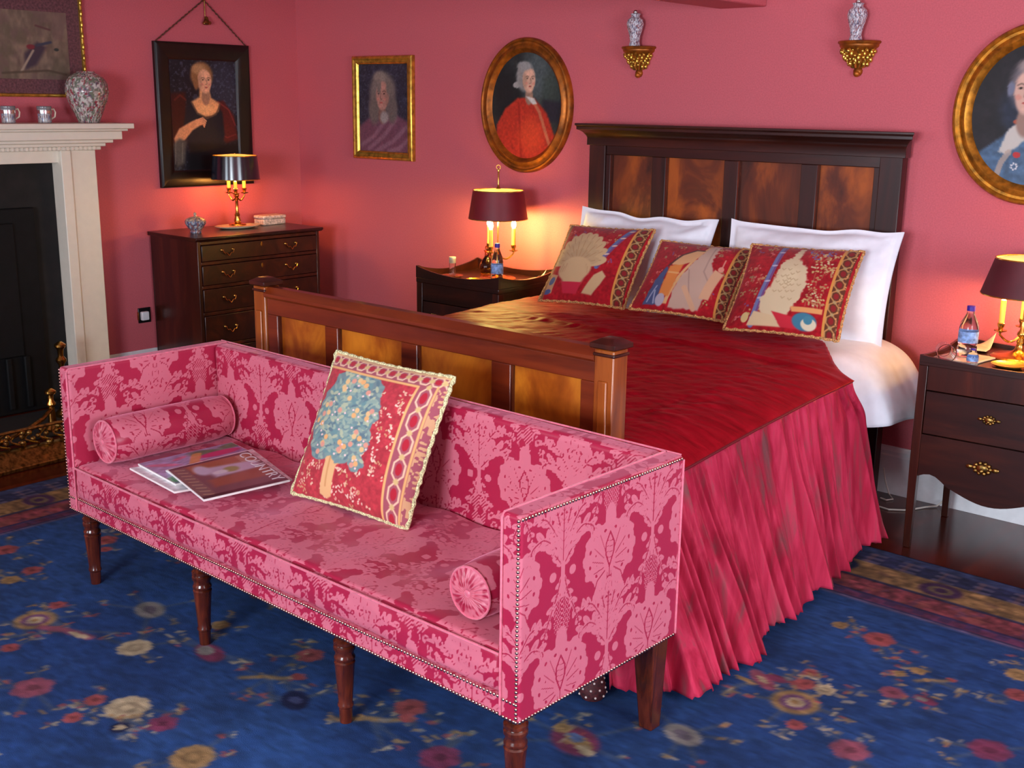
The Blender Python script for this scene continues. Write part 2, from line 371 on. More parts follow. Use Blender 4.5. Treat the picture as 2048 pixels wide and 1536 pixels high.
# ------------------------------------------------------------------ rug
def rug_paint(x0, x1, y0, y1, step):
    nx = int((x1 - x0) / step) + 1; ny = int((y1 - y0) / step) + 1
    W = x1 - x0
    p = Paint(nx, ny, (34, 70, 126), (y1 - y0) / W)
    X = x0 + p.u * W; Y = y1 - p.v * W
    p.noise(22, 22, .12, 3, 3); p.tint(5, 5, (24, 50, 100), .55, 8, -.1); p.tint(60, 60, (48, 88, 146), .25, 9, .1)
    def e(x, y, rx, ry, c, rot=0, soft=.2, al=1.): p.ell((x - x0) / W, (y1 - y) / W, rx / W, ry / W, c, soft, rot, al)
    def l(pts, w, c, al=.9): p.line([((x - x0) / W, (y1 - y) / W) for x, y in pts], w / W, c, al)
    r = random.Random(4)
    OC, CR, RD, MR, GR, PK, VI, NV = (158, 126, 78), (182, 166, 128), (158, 74, 72), (122, 50, 78), (132, 128, 120), (150, 76, 92), (110, 70, 108), (22, 28, 62)
    pal = [OC, CR, RD, GR, OC]
    motifs = [(3.198,-3.164,0.066,'c'),(3.340,-3.147,0.043,'m'),(3.098,-3.202,0.033,'r'),(3.139,-3.288,0.029,'r'),(2.910,-3.283,0.062,'p'),(3.275,-3.231,0.028,'w'),(3.533,-3.184,0.061,'o'),(2.509,-3.075,0.065,'O'),(2.642,-3.046,0.101,'s'),(2.633,-3.214,0.030,'r'),(2.456,-2.974,0.032,'r'),(2.127,-2.893,0.038,'r'),(2.704,-2.793,0.068,'g'),(2.901,-2.964,0.056,'c'),(3.090,-2.832,0.070,'v'),(3.318,-2.642,0.046,'r'),(3.343,-2.805,0.060,'b'),(3.494,-2.835,0.057,'d'),(3.727,-2.763,0.069,'b'),(3.753,-2.651,0.049,'r'),(3.984,-2.769,0.059,'m'),(4.507,-1.917,0.066,'O'),(4.470,-1.819,0.033,'r'),(4.377,-1.865,0.068,'P'),(4.535,-1.797,0.033,'c'),(4.564,-2.024,0.028,'r'),(4.372,-2.268,0.062,'g'),(4.181,-2.477,0.081,'M'),(4.119,-2.451,0.027,'o'),(4.511,-1.389,0.053,'r'),(4.378,-1.380,0.027,'o'),(4.651,-1.559,0.022,'o'),(4.683,-1.508,0.025,'o'),(4.743,-1.534,0.039,'b'),(4.681,-1.681,0.038,'p'),(4.766,-1.659,0.038,'v'),(4.909,-1.332,0.041,'o'),(4.946,-1.455,0.039,'r'),(4.456,-1.732,0.023,'r'),(4.478,-1.804,0.033,'r'),(4.990,-1.795,0.058,'m'),(4.725,-2.039,0.055,'p'),(2.865,-2.485,0.034,'r'),(2.403,-2.447,0.047,'r'),(2.053,-2.579,0.049,'r'),(2.133,-2.624,0.027,'r'),(1.883,-2.873,0.050,'r'),(2.154,-2.984,0.037,'o'),(2.958,-2.705,0.033,'o')]
    for _ in range(46):
        x, y = r.uniform(1.9, x1), r.uniform(y0, -1.35)
        if min(math.hypot(x - m[0], y - m[1]) for m in motifs) > .24 and not (4.25 < x and y > -2.2) and not (x < 4 and y > -3.5 and y < -2.4): motifs.append((x, y, r.uniform(.03, .07), r.choice('cmroOvbgPM')))
    for x, y, s, k in motifs:
        n = 5 if s > .045 else 3
        for q in range(n):                                  # leaves and sprays round each flower
            a = r.uniform(0, 2 * PI); d = s * r.uniform(1.5, 2.5); lx, ly = x + d * math.cos(a), y + d * math.sin(a)
            l([(x, y), (lx, ly)], .006, (104, 98, 84), .4)
            for h in range(3):
                e(lx + r.uniform(-.025, .025), ly + r.uniform(-.025, .025), r.uniform(.009, .02), r.uniform(.005, .009), r.choice(pal), r.uniform(0, PI), .35, .75)
        if k in 'co': 
            c = CR if k == 'c' else OC
            for q in range(8): a = q * PI / 4; e(x + s * .55 * math.cos(a), y + s * .55 * math.sin(a), s * .42, s * .42, c, 0, .25, .95)
            e(x, y, s * .5, s * .5, [v * .82 for v in c]); e(x, y, s * .25, s * .25, c)
        elif k == 'O': e(x, y, s * 1.05, s * 1.05, OC); e(x, y, s * .68, s * .68, VI); e(x, y, s * .42, s * .42, CR); e(x, y, s * .2, s * .2, OC)
        elif k in 'rmp':
            c = {'r': RD, 'm': MR, 'p': PK}[k]
            for q in range(6): a = q * PI / 3 + .3; e(x + s * .5 * math.cos(a), y + s * .5 * math.sin(a), s * .5, s * .45, c, a, .25, .92)
            e(x, y, s * .3, s * .3, [v * .75 for v in c])
        elif k == 'M':
            e(x, y, s, s * .75, MR, .4); e(x + .02, y, s * .6, s * .3, OC, .4); e(x - .01, y + .01, s * .35, s * .25, (88, 112, 158)); e(x + .05, y - .02, s * .4, s * .2, CR, .2)
        elif k == 's': l([(x - s * .7, y - s * .4), (x, y), (x + s, y + s * .25)], s * .25, PK); e(x + s * .6, y + .01, s * .45, s * .12, CR, -.2)
        elif k == 'g': e(x, y, s, s * .7, GR, .3); e(x, y, s * .5, s * .3, (96, 88, 96), .3)
        elif k == 'v': e(x, y, s, s * .55, MR, .2); e(x - s * .3, y, s * .5, s * .35, GR, .2)
        elif k == 'P': e(x, y, s, s * .4, PK, .6); e(x + s * .4, y + s * .5, s * .5, s * .3, MR, 0); e(x - s * .5, y - s * .5, s * .6, s * .16, OC, .2); e(x, y, s * .4, s * .14, CR, .6)
        elif k == 'b':
            l([(x - s, y - s * .9), (x - s * .2, y), (x + s * .4, y + s * .3), (x + s, y + s)], s * .22, OC); e(x + s * .9, y + s, s * .4, s * .3, RD); e(x - s * .5, y - s * .2, s * .3, s * .12, OC, 1.)
        elif k == 'd': e(x, y, s, s * .7, NV, .5); e(x, y, s * .4, s * .3, (60, 70, 110))
        elif k == 'w': e(x, y, s, s, NV); e(x, y, s * .5, s * .5, CR)
    # border, measured inwards from the left (x0) and back (y1) edges
    D = np.minimum(X - x0, y1 - Y); A = np.where(X - x0 < y1 - Y, Y, X)
    nz = fbm(X * 40, Y * 40, 0, 2, 2)
    def band(a, b, c, am=.18, al=1.):
        cc = np.array(c, float)[None, None, :] * (1 + am * nz[..., None]); m = (sst(a - .004, a + .004, D) * (1 - sst(b - .004, b + .004, D)) * al)[..., None]; p.c = p.c * (1 - m) + cc * m
    band(-.1, .05, (52, 62, 98)); band(.05, .15, (40, 44, 76))
    fr = (np.abs(((A / .13) % 1) - .5) < .28) & (np.abs(((D - .10) / .035) % 1 - .5) > .22) & (D > .055) & (D < .15)
    p.mix(fr * .62, (104, 96, 116)); fr2 = (np.abs(((A / .13 + .1) % 1) - .5) < .06) & (D > .055) & (D < .15); p.mix(fr2 * .5, (120, 86, 84))
    band(.15, .285, (132, 102, 62), .3)
    for k in range(40):
        c = -.5 + k * .37; 
        for (ex, ey) in ((x0 + .215, y1 - .37 - k * .37), (x0 + .30 + k * .37, y1 - .215)):
            cc = NV if k % 2 else (66, 38, 72)
            e(ex, ey, .075, .062, cc); e(ex, ey, .045, .034, (108, 92, 66)); e(ex, ey, .022, .02, cc)
            e(ex + .17, ey, .03, .015, (96, 70, 56), .4, .3, .6)
    band(.285, .297, (38, 34, 62)); band(.297, .405, (128, 58, 64), .35); p.mix(((D > .30) & (D < .40)) * sst(.1, .5, fbm(X * 22, Y * 22, 0, 6, 2)) * .5, (150, 84, 70))
    p.mix(((D > .30) & (D < .40)) * sst(.2, .6, fbm(X * 26, Y * 26, 0, 11, 2)) * .45, (74, 52, 92))
    band(.405, .418, (40, 36, 74)); band(.418, .46, (98, 48, 78)); st = ((A / .09) % 1 < .45) & (D > .425) & (D < .455); p.mix(st * .5, (48, 42, 84)); band(.46, .472, (48, 44, 84)); band(.472, .484, (122, 96, 120), .1, .8)
    p.c = np.clip(p.c * (1 + .16 * fbm(X * 30, Y * 90, 0, 14, 3) + .09 * fbm(X * 5, Y * 5, 0, 15, 2))[..., None], 0, 255)
    p.c = p.c * .86 + np.array([74, 76, 90.]) * .14
    return p, nx, ny
rx0, rx1, ry0, ry1 = 1.25, 6.6, -5.4, -.685
pr_, nx, ny = rug_paint(rx0, rx1, ry0, ry1, .0095)
xs = np.linspace(rx0, rx1, nx); ys = np.linspace(ry1, ry0, ny)
X, Y = np.meshgrid(xs, ys); Z = np.full(X.shape, .012) + .0012 * vnoise(X * 3, Y * 3, 0, 2)
V = np.stack([X, Y, Z], -1).reshape(-1, 3); F = gidx(nx, ny, flip=True)
o_ = fast('rug', V, F, M['rug'], col=pr_.flat())
bm = bmesh.new(); bm.from_mesh(o_.data); be = [e for e in bm.edges if e.is_boundary]
r_ = bmesh.ops.extrude_edge_only(bm, edges=be)
for v in [g for g in r_['geom'] if isinstance(g, bmesh.types.BMVert)]: v.co.z = .001
bm.to_mesh(o_.data); bm.free()
tag(o_, 'large deep blue floral wool rug with ochre and red border under the sofa', 'rug')

# ------------------------------------------------------------------ fireplace
fp = thing('fireplace_surround', 'cream painted fireplace surround with a moulded mantelshelf on the left wall', 'fireplace', (0, 0, 0))
YE, YC = -1.45, -2.20       # outer edge of the right-hand pilaster, centre of the opening
def mir(a, b): return (2 * YC - b, 2 * YC - a)
m = MB()
# stepped mantelshelf: slabs widening upwards (depth x, end y)
for (d, ye, z0, z1) in ((.165, -1.425, 1.332, 1.350), (.180, -1.405, 1.350, 1.368), (.205, -1.375, 1.368, 1.385), (.228, -1.335, 1.385, 1.428), (.245, -1.31, 1.428, 1.440), (.262, -1.283, 1.440, 1.468)):
    m.box(.0006, 2 * YC - ye, z0, d, ye, z1)
m.build('mantelshelf', M['mantel'], fp, bevel=.004)
m = MB(); y = -1.46
while y > 2 * YC + 1.46: m.box(.150, y - .013, 1.334, .172, y, 1.350); y -= .024
m.build('dentil_moulding', M['mantel'], fp)
m = MB().box(.0006, 2 * YC - YE, 1.27, .125, YE, 1.332); m.build('frieze', M['mantel'], fp, bevel=.003)
for s, (ya, yb) in enumerate(((-1.645, YE), mir(-1.645, YE))):
    pil = MB().box(.0006, ya, .0005, .15, yb, 1.332)
    yi = ya + .0 if s == 0 else yb - .045
    pil.box(.15, (ya if s == 0 else yb - .055), .0005, .158, (ya + .055 if s == 0 else yb), 1.332)
    pil.build('pilaster', M['mantel'], fp, bevel=.005)
MB().box(-.0, 2 * YC + 1.645 + .0, .0005, .06, -1.645, 1.27).build('fireback', M['soot'], fp)
m = MB()
m.box(.06, -2.62, .0006, .10, -1.78, 1.05); m.box(.10, -2.5, .3, .115, -1.9, .98)
for k in range(7): m.box(.10, -2.48 + k * .095, .03, .125, -2.45 + k * .095, .3)
m.build('iron_register_grate', M['black'], fp, bevel=.006)
# hearth slab is part of the floor zone
h_ = struct(MB().box(.16, -3.0, .0005, .62, -1.4, .012).build('trim_2', M['soot'], bevel=.003), 'dark hearth slab')

# fender : moulded brass curb with a pierced gallery of leafy scrolls
fd = thing('fireplace_fender', 'pierced aged brass fender with a bronze plinth in front of the fireplace', 'fender')
def fend_path(d):
    return [(.30, -1.52 - d * 0), (.30 + .25, -1.55), (.80 - d, -1.62), (.95 - d, -1.80), (.97 - d, -2.15), (.97 - d, -2.9)]
def sweep(prof, path):
    mb = MB(); n = len(prof); vs = []
    P = [Vector((a, b, 0)) for a, b in path]
    for i, p in enumerate(P):
        t = (P[min(i + 1, len(P) - 1)] - P[max(i - 1, 0)]).normalized(); nn = Vector((-t.y, t.x, 0))
        for q, z in prof: vs.append(tuple(p + nn * q + Vector((0, 0, z))))
    fs = [(i * n + k, i * n + (k + 1) % n, (i + 1) * n + (k + 1) % n, (i + 1) * n + k) for i in range(len(P) - 1) for k in range(n)]
    fs += [tuple(range(n))[::-1], tuple((len(P) - 1) * n + k for k in range(n))]
    return mb.add(vs, fs)
fpth = [(.34, -1.55), (.60, -1.56), (.80, -1.63), (.93, -1.80), (.97, -2.1), (.985, -2.5), (.985, -2.95)]
sweep([(0, .001), (.05, .001), (.05, .02), (.03, .035), (.005, .075), (-.02, .085), (-.04, .085), (-.04, .001)], fpth).build('plinth', M['brass_d'], fd, bevel=.004)
gl = MB()
P2 = []
for i in range(len(fpth) - 1):
    for k in range(6): t = k / 6; P2.append((fpth[i][0] * (1 - t) + fpth[i + 1][0] * t, fpth[i][1] * (1 - t) + fpth[i + 1][1] * t))
for i, (x, y) in enumerate(P2):
    x -= .02
    for s in range(4):
        gl.sphere((x + rnd.uniform(-.02, .02), y + rnd.uniform(-.03, .03), .09 + .018 * s + rnd.uniform(0, .012)), rnd.uniform(.008, .015), 8, 6)
    pts = [(x - .01 + .02 * math.sin(q * .5), y + .035 * math.cos(q * .7), .085 + .009 * q) for q in range(9)]
    gl.tube(pts, .005, 6)
gl.tube([(x - .02, y, .165) for x, y in P2], .008, 8)
gl.build('pierced_gallery', M['brass_d'], fd, smooth=True)
def knob_rod(name, p0, p1, parent, mat=M['brass']):
    mb = MB(); a, b = Vector(p0), Vector(p1); mb.tube([a, b], .008, 10)
    L = (b - a).length; d = (b - a) / L
    for t, r in ((0, .014), (.02, .024), (.035, .016), (.06, .012), (.1, .02), (.115, .012)):
        mb.sphere(tuple(b - d * t), r, 12, 8, sz=.6)
    return mb.build(name, mat, parent, smooth=True)
an = thing('andiron', 'brass andiron post with ringed knob at the hearth edge', 'andiron', (0, 0, 0))
mb = MB(); mb.lathe([(.045, .013), (.05, .03), (.03, .05), (.016, .08), (.014, .2), (.022, .22), (.014, .24), (.013, .28), (.026, .30), (.026, .31), (.014, .325), (.016, .36), (.028, .375), (.028, .385), (.01, .40), (0, .402)], 20, (.35, -1.83, 0)); mb.build('post', M['brass'], an, smooth=True)
MB().box(.14, -1.845, .04, .35, -1.815, .06).build('billet_bar', M['black'], an)
an2 = thing('fire_iron_stand', 'short brass fire iron rest with a curved rail inside the fender', 'fire iron rest')
mb = MB(); mb.lathe([(.04, .013), (.045, .025), (.02, .05), (.014, .13), (.022, .14), (.022, .148), (.012, .165), (.014, .19), (.027, .2), (.027, .21), (.01, .222), (0, .224)], 18, (.55, -2.0, 0)); mb.build('post', M['brass'], an2, smooth=True)
mb = MB(); mb.tube([(.55, -2.0, .12), (.62, -2.08, .10), (.70, -2.2, .085), (.78, -2.36, .075)], .011, 10); mb.sphere((.78, -2.37, .075), .02, 12, 8); mb.build('rail', M['brass_d'], an2, smooth=True)

# ================================================================== THE BED
bed = thing('double_bed', 'dark mahogany double bed with panelled headboard and lower orange-brown footboard', 'bed')
# headboard (front face y = -.07)
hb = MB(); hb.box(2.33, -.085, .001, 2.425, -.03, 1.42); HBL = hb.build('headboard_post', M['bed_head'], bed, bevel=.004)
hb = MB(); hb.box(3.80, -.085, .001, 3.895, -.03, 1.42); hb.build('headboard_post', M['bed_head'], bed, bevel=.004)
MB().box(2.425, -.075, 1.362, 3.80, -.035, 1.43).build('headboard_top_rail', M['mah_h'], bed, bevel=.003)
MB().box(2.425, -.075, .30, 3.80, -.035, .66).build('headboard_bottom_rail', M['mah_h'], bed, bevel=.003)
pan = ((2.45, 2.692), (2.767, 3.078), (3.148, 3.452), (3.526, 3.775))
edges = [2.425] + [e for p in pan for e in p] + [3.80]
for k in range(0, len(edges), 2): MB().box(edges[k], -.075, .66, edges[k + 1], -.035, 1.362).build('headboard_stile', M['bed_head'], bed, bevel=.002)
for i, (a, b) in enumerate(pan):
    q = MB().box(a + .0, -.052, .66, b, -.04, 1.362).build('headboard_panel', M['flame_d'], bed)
    q.data.transform(Matrix.Translation((i * .37, 0, 0))); q.location.x = -i * .37
    mm = MB().box(a, -.0735, .66, a + .005, -.052, 1.362); mm.build('panel_moulding', M['leg'], bed)
prof = [(-.03, 1.405), (-.09, 1.405), (-.09, 1.44), (-.094, 1.452), (-.105, 1.465), (-.118, 1.474), (-.128, 1.478), (-.128, 1.492), (-.134, 1.497), (-.134, 1.507), (-.03, 1.507)]
c = MB()
def cornice(prof, x0, x1, base):
    mb = MB(); n = len(prof); vs = []
    for (xe, sg) in ((x0, 1), (x1, -1)):
        for y, z in prof:
            o = max(0, -y - base); vs.append((xe - sg * o, y, z))
    fs = [(k, (k + 1) % n, (k + 1) % n + n, k + n) for k in range(n)] + [tuple(range(n))[::-1], tuple(range(n, 2 * n))]
    return mb.add(vs, fs)
cornice(prof, 2.322, 3.903, .085).build('headboard_cornice', M['mah_h'], bed, bevel=.002)
MB().prism([(3.775, 1.362), (3.80, 1.362), (3.80, 1.356), (3.775, 1.356)], 'y', -.0755, -.05).build('panel_moulding', M['bed_head'], bed)
# footboard (camera side y = -2.0)
FY = -2.0
for x0 in (2.268, 3.868):
    p_ = MB(); x1 = x0 + .068
    p_.box(x0, FY - .030, .10, x1, FY + .038, .925)
    p_.box(x0 + .018, FY - .037, .20, x1 - .018, FY - .030, .835)
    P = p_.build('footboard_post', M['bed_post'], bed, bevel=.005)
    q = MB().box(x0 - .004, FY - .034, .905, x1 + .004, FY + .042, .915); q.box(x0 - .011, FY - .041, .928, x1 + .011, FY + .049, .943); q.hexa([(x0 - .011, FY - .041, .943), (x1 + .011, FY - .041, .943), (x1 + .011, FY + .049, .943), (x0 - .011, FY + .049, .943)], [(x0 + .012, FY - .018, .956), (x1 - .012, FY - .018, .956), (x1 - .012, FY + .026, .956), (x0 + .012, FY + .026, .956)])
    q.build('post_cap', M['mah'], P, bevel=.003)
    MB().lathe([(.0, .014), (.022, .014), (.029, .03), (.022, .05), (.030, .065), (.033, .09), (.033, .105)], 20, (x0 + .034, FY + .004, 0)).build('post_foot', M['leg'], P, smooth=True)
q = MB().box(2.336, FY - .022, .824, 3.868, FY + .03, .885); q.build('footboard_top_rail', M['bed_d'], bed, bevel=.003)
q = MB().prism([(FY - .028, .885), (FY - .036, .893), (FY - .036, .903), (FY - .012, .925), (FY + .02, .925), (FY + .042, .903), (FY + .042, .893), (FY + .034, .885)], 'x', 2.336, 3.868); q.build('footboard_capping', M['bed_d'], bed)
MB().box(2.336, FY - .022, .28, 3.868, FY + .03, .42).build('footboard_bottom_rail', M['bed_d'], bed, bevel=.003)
pan = ((2.396, 2.668), (2.735, 3.06), (3.134, 3.465), (3.543, 3.815))
edges = [2.336] + [e for p in pan for e in p] + [3.868]
for k in range(0, len(edges), 2): MB().box(edges[k], FY - .022, .42, edges[k + 1], FY + .03, .824).build('footboard_stile', M['bed_d'], bed, bevel=.002)
for i, (a, b) in enumerate(pan):
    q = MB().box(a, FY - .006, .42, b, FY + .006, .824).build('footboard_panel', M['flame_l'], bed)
    q.data.transform(Matrix.Translation((i * .53 + 4, 0, 0))); q.location.x = -i * .53 - 4
    MB().box(a, FY - .0195, .42, a + .006, FY - .006, .824).build('panel_moulding', M['leg'], bed)
for x in (2.34, 3.80): MB().box(x, FY + .055, .27, x + .035, -.086, .40).build('side_rail', M['bed_head'], bed, bevel=.004)

# mattress and bedding
def sbox(x0, y0, z0, x1, y1, z1, nx, ny, nz, r):
    V = []; F = []; off = 0
    def patch(f, nu, nv, flip):
        nonlocal off
        U, W = np.meshgrid(np.linspace(0, 1, nu), np.linspace(0, 1, nv)); P = f(U, W); V.append(P.reshape(-1, 3)); F.append(gidx(nu, nv, off, flip)); off += nu * nv
    st = lambda *a: np.stack([np.broadcast_to(q, a[0].shape if hasattr(a[0], 'shape') and a[0].shape else a[1].shape) for q in a], -1)
    X = lambda t: x0 + (x1 - x0) * t; Y = lambda t: y0 + (y1 - y0) * t; Z = lambda t: z0 + (z1 - z0) * t
    full = lambda U, v: np.full(U.shape, v)
    patch(lambda U, W: np.stack([X(U), Y(W), full(U, z1)], -1), nx, ny, False)
    patch(lambda U, W: np.stack([X(U), Y(W), full(U, z0)], -1), nx, ny, True)
    patch(lambda U, W: np.stack([X(U), full(U, y0), Z(W)], -1), nx, nz, False)
    patch(lambda U, W: np.stack([X(U), full(U, y1), Z(W)], -1), nx, nz, True)
    patch(lambda U, W: np.stack([full(U, x1), Y(U), Z(W)], -1), ny, nz, False)
    patch(lambda U, W: np.stack([full(U, x0), Y(U), Z(W)], -1), ny, nz, True)
    cnt = [len(v) for v in V]; V = np.concatenate(V); F = np.concatenate(F)
    lo = np.array([x0, y0, z0]) + r; hi = np.array([x1, y1, z1]) - r
    C = np.clip(V, lo, hi); D = V - C; L = np.linalg.norm(D, axis=1, keepdims=True); D = np.where(L > 1e-9, D / np.maximum(L, 1e-9), 0)
    ax = (np.abs(V - C) > 1e-9).sum(1)
    return C + D * r, F, cnt, V
V, F, _, _ = sbox(2.38, FY + .06, .38, 3.835, -.09, .60, 30, 30, 8, .04)
tag(fast('mattress', V, F, M['linen']), 'deep mattress under the crimson coverlet, showing beside the headboard', 'mattress')

def ztop(x, y):      # top surface of the made bed
    z = .635 + .055 * sst(-2.0, -.7, y)
    return z + .008 * np.cos((x - 3.15) * 1.6)
# --- white duvet showing at the head, hanging over the near side
nx_, ny_ = 150, 60
U, W = np.meshgrid(np.linspace(0, 1, nx_), np.linspace(0, 1, ny_))
arc = U * 1.935
Y = -.78 + .65 * W
xe = 3.90 - .02 * W
fall = np.maximum(0, arc - (xe - 2.30)); th = np.clip(fall / .16, 0, 1) * 1.12
X = np.where(fall <= 0, 2.30 + arc, xe + .16 * np.sin(th) / 1.12 + np.maximum(0, fall - .16) * math.cos(1.12))
Z = ztop(np.minimum(X, 3.9), Y) - .012 - np.where(fall <= 0, 0, .16 * (1 - np.cos(th)) / 1.12 + np.maximum(0, fall - .16) * math.sin(1.12))
X = 3.80 + np.where(X > 3.80, (X - 3.80) * (.50 + .50 * sst(.05, .42, W)), X - 3.80)
X = X + .012 * vnoise(Y * 16, fall * 3, 0, 3) * np.clip(fall * 6, 0, 1) + (.05 * np.clip(fall * 4, 0, 1) * W)
Z = Z + .006 * vnoise(X * 6, Y * 6, 0, 4)
def thick(name, P, nx, ny, t, mat, parent=None, col=None, edge_noise=0, **kw):
    # closed cloth slab from a grid P (ny,nx,3)
    du = np.gradient(P, axis=1); dv = np.gradient(P, axis=0); n = np.cross(du, dv); n /= np.maximum(np.linalg.norm(n, axis=2, keepdims=True), 1e-9)
    T = t * np.ones(P.shape[:2])
    for e in range(3):
        k = (e + .3) / 3
        T[e, :] = np.minimum(T[e, :], t * k); T[-1 - e, :] = np.minimum(T[-1 - e, :], t * k); T[:, e] = np.minimum(T[:, e], t * k); T[:, -1 - e] = np.minimum(T[:, -1 - e], t * k)
    A = P + n * T[..., None] * .5; B = P - n * T[..., None] * .5
    V = np.concatenate([A.reshape(-1, 3), B.reshape(-1, 3)]); o = nx * ny
    F = [gidx(nx, ny, 0, False), gidx(nx, ny, o, True)]
    idx = np.arange(o).reshape(ny, nx)
    def rim(a, flip): q = np.stack([a[:-1], a[1:], a[1:] + o, a[:-1] + o], -1); return q if flip else q[:, ::-1]
    F += [rim(idx[0], False), rim(idx[-1], True), rim(idx[:, 0], True), rim(idx[:, -1], False)]
    if col is not None: col = np.concatenate([col, col])
    return fast(name, V, np.concatenate(F), mat, parent, col=col, **kw)
dv_ = thick('duvet', np.stack([X, Y, Z], -1), nx_, ny_, .02, M['linen'])
tag(dv_, 'white cotton duvet edge hanging over the near side of the bed by the headboard', 'duvet')

# --- crimson coverlet : top panel with two side falls, then the gathered skirt
cv = thing('coverlet', 'crimson silk bedspread with a long gathered rose skirt on the bed', 'bedspread')
SY = np.array([-2.16, -2.10, -1.85, -1.49, -1.08, -.80, -.45]); SX = np.array([3.99, 4.045, 4.08, 4.085, 4.09, 4.09, 4.07]); SZ = np.array([.55, .555, .572, .609, .640, .652, .66])
def seam(y): return np.interp(y, SY, SX), np.interp(y, SY, SZ)
ny_ = 230; nxt = 150; nxf = 46
yy = np.linspace(-1.925, -.33, ny_)
def top_at(x, y):
    z = ztop(x, y) + .004
    z = z + .012 * np.exp(-((y + .80 + .09 * np.sin((x - 2.3) * 1.9) + .30 * np.clip(x - 3.6, 0, 1) ** 1.2) / .022) ** 2) * sst(2.4, 2.8, x)   # long fold below the cushions
    z = z + .0035 * fbm(x * 9 + y * 9, (y - x) * 26, 0, 3, 3) + .006 * fbm(x * 2.5, y * 2.5, 0, 8, 2)
    return z
# rows run across the bed; near the head they bend back towards the near side
tl = np.linspace(1, 0, 30)[:-1]; xt = np.linspace(2.30, 3.80, nxt); tr_ = np.linspace(0, 1, nxf)[1:]
col_x = np.concatenate([np.full(29, 2.30), xt, 3.80 + .29 * tr_]); kind = np.concatenate([tl * -1, np.zeros(nxt), tr_])
XX, YY = np.meshgrid(col_x, yy); KK = np.broadcast_to(kind, XX.shape)
w = sst(3.70, 4.09, XX); Y2 = YY - w * .47 * sst(-1.5, -.33, YY) - (1 - w) * .05 * sst(-1.2, -.33, YY)
sx, sz = seam(Y2); zedge = top_at(np.full_like(Y2, 3.80), Y2)
right = KK > 0
XR = 3.80 + (sx + .006 - 3.80) * KK; ZR_ = zedge - (zedge - sz - .004) * np.clip(KK, 0, 1) ** 2.4 + .004 * fbm(XR * 9 + Y2 * 9, (Y2 - XR) * 26, 0, 3, 3) * (1 - KK)
left = KK < 0; zl0 = top_at(np.full_like(Y2, 2.30), Y2); T_ = -np.minimum(KK, 0)
XL = 2.30 - .16 * np.sin(T_ * PI / 2) ** .6 - .012 * np.sin(Y2 * 60) * T_; ZL = zl0 - (zl0 - .03) * T_ ** 1.3
G = np.stack([np.where(right, XR, np.where(left, XL, XX)), Y2, np.where(right, ZR_, np.where(left, ZL, top_at(XX, Y2)))], -1)
thick('top_panel', G, G.shape[1], G.shape[0], .008, M['silk_top'], cv)
# corner outside the footboard post
yy2 = np.linspace(-2.15, -1.93, 34); G2 = []
for y in yy2:
    sx, sz = seam(y); sx = min(sx, 4.07 - .9 * max(0, -y - 2.04) ** 1.2 * 3) if y < -2.04 else sx
    t = np.linspace(0, 1, 30); x = 3.953 + (sx - 3.953) * t
    G2.append(np.stack([x, np.full(30, y), .617 - .004 * 0 + (sz - .617) * t ** 1.6 - .35 * max(0, -2.06 - y) + .003 * fbm(x * 30, np.full(30, y * 30), 0, 2, 2)], -1))
G2 = np.array(G2); thick('corner_panel', G2, 30, 34, .008, M['silk_top'], cv)
# skirt path
pth = [(4.085, -.80, .650), (4.088, -1.08, .640), (4.085, -1.49, .609), (4.08, -1.85, .572), (4.06, -2.03, .556), (4.035, -2.105, .548), (4.005, -2.135, .54)]
pth = [Vector(p) for p in pth]
def resample(P, n):
    L = [0]
    for i in range(len(P) - 1): L.append(L[-1] + (P[i + 1] - P[i]).length)
    s = np.linspace(0, L[-1], n); A = np.array([list(p) for p in P]); return np.stack([np.interp(s, L, A[:, k]) for k in range(3)], -1), s
ns, nh = 760, 60
Q, S = resample(pth, ns)
for _ in range(60): Q[1:-1] = (Q[:-2] + Q[2:] + 2 * Q[1:-1]) / 4
T = np.gradient(Q[:, :2], axis=0); T /= np.linalg.norm(T, axis=1, keepdims=True); Nn = np.stack([-T[:, 1], T[:, 0]], -1)
Nn = np.where((Nn[:, :1] * 1 + 0) < -.2, -Nn, Nn)
if Nn[10, 0] < 0: Nn = -Nn
h = np.linspace(0, 1, nh)[:, None]; s = S[None, :]
yb = Q[:, 1][None, :]
flare = np.interp(yb, [-2.2, -2.05, -1.66, -1.2, -.8], [.13, .26, .19, .14, .09]) * (h ** 1.15)
ph = s * 2 * PI / .066 + 5.0 * vnoise(s * 7, 0, 0, 2) + 1.8 * vnoise(s * 12, h * 1.8, 0, 5)
big = vnoise(s * 9 + .25 * h, h * .7, 0, 12)
ruf = (.004 + .026 * h ** .7) * (np.sin(ph) + .35 * np.sin(2.3 * ph + 4 * h)) * (.8 + .45 * vnoise(s * 16, h * 2, 0, 4)) + .03 * h * big + .004 * vnoise(s * 60, h * 5, 0, 9) + .004 * sst(.9, 1, h)
off = flare + ruf
Xs = Q[:, 0][None, :] + Nn[:, 0][None, :] * off; Ys = Q[:, 1][None, :] + Nn[:, 1][None, :] * off
Ys = np.where(yb > -1.2, Ys + (.09 * sst(0, .25, h) + .05 * h) * sst(-1.1, -.8, yb), Ys)
Ys = np.maximum(Ys, np.where(h < .56, -2.212, -2.30))
hem = .014 + .020 * (1 + vnoise(s * 9, 0, 0, 6)) + .012 * (np.sin(ph[-1:]) > .3)
Zs = Q[:, 2][None, :] * (1 - h) + hem * h + .004 * np.sin(ph * .5) * (1 - h) * h
G3 = np.stack(np.broadcast_arrays(Xs, Ys, Zs), -1)
thick('gathered_skirt', G3, ns, nh, .004, M['silk_skirt'], cv)
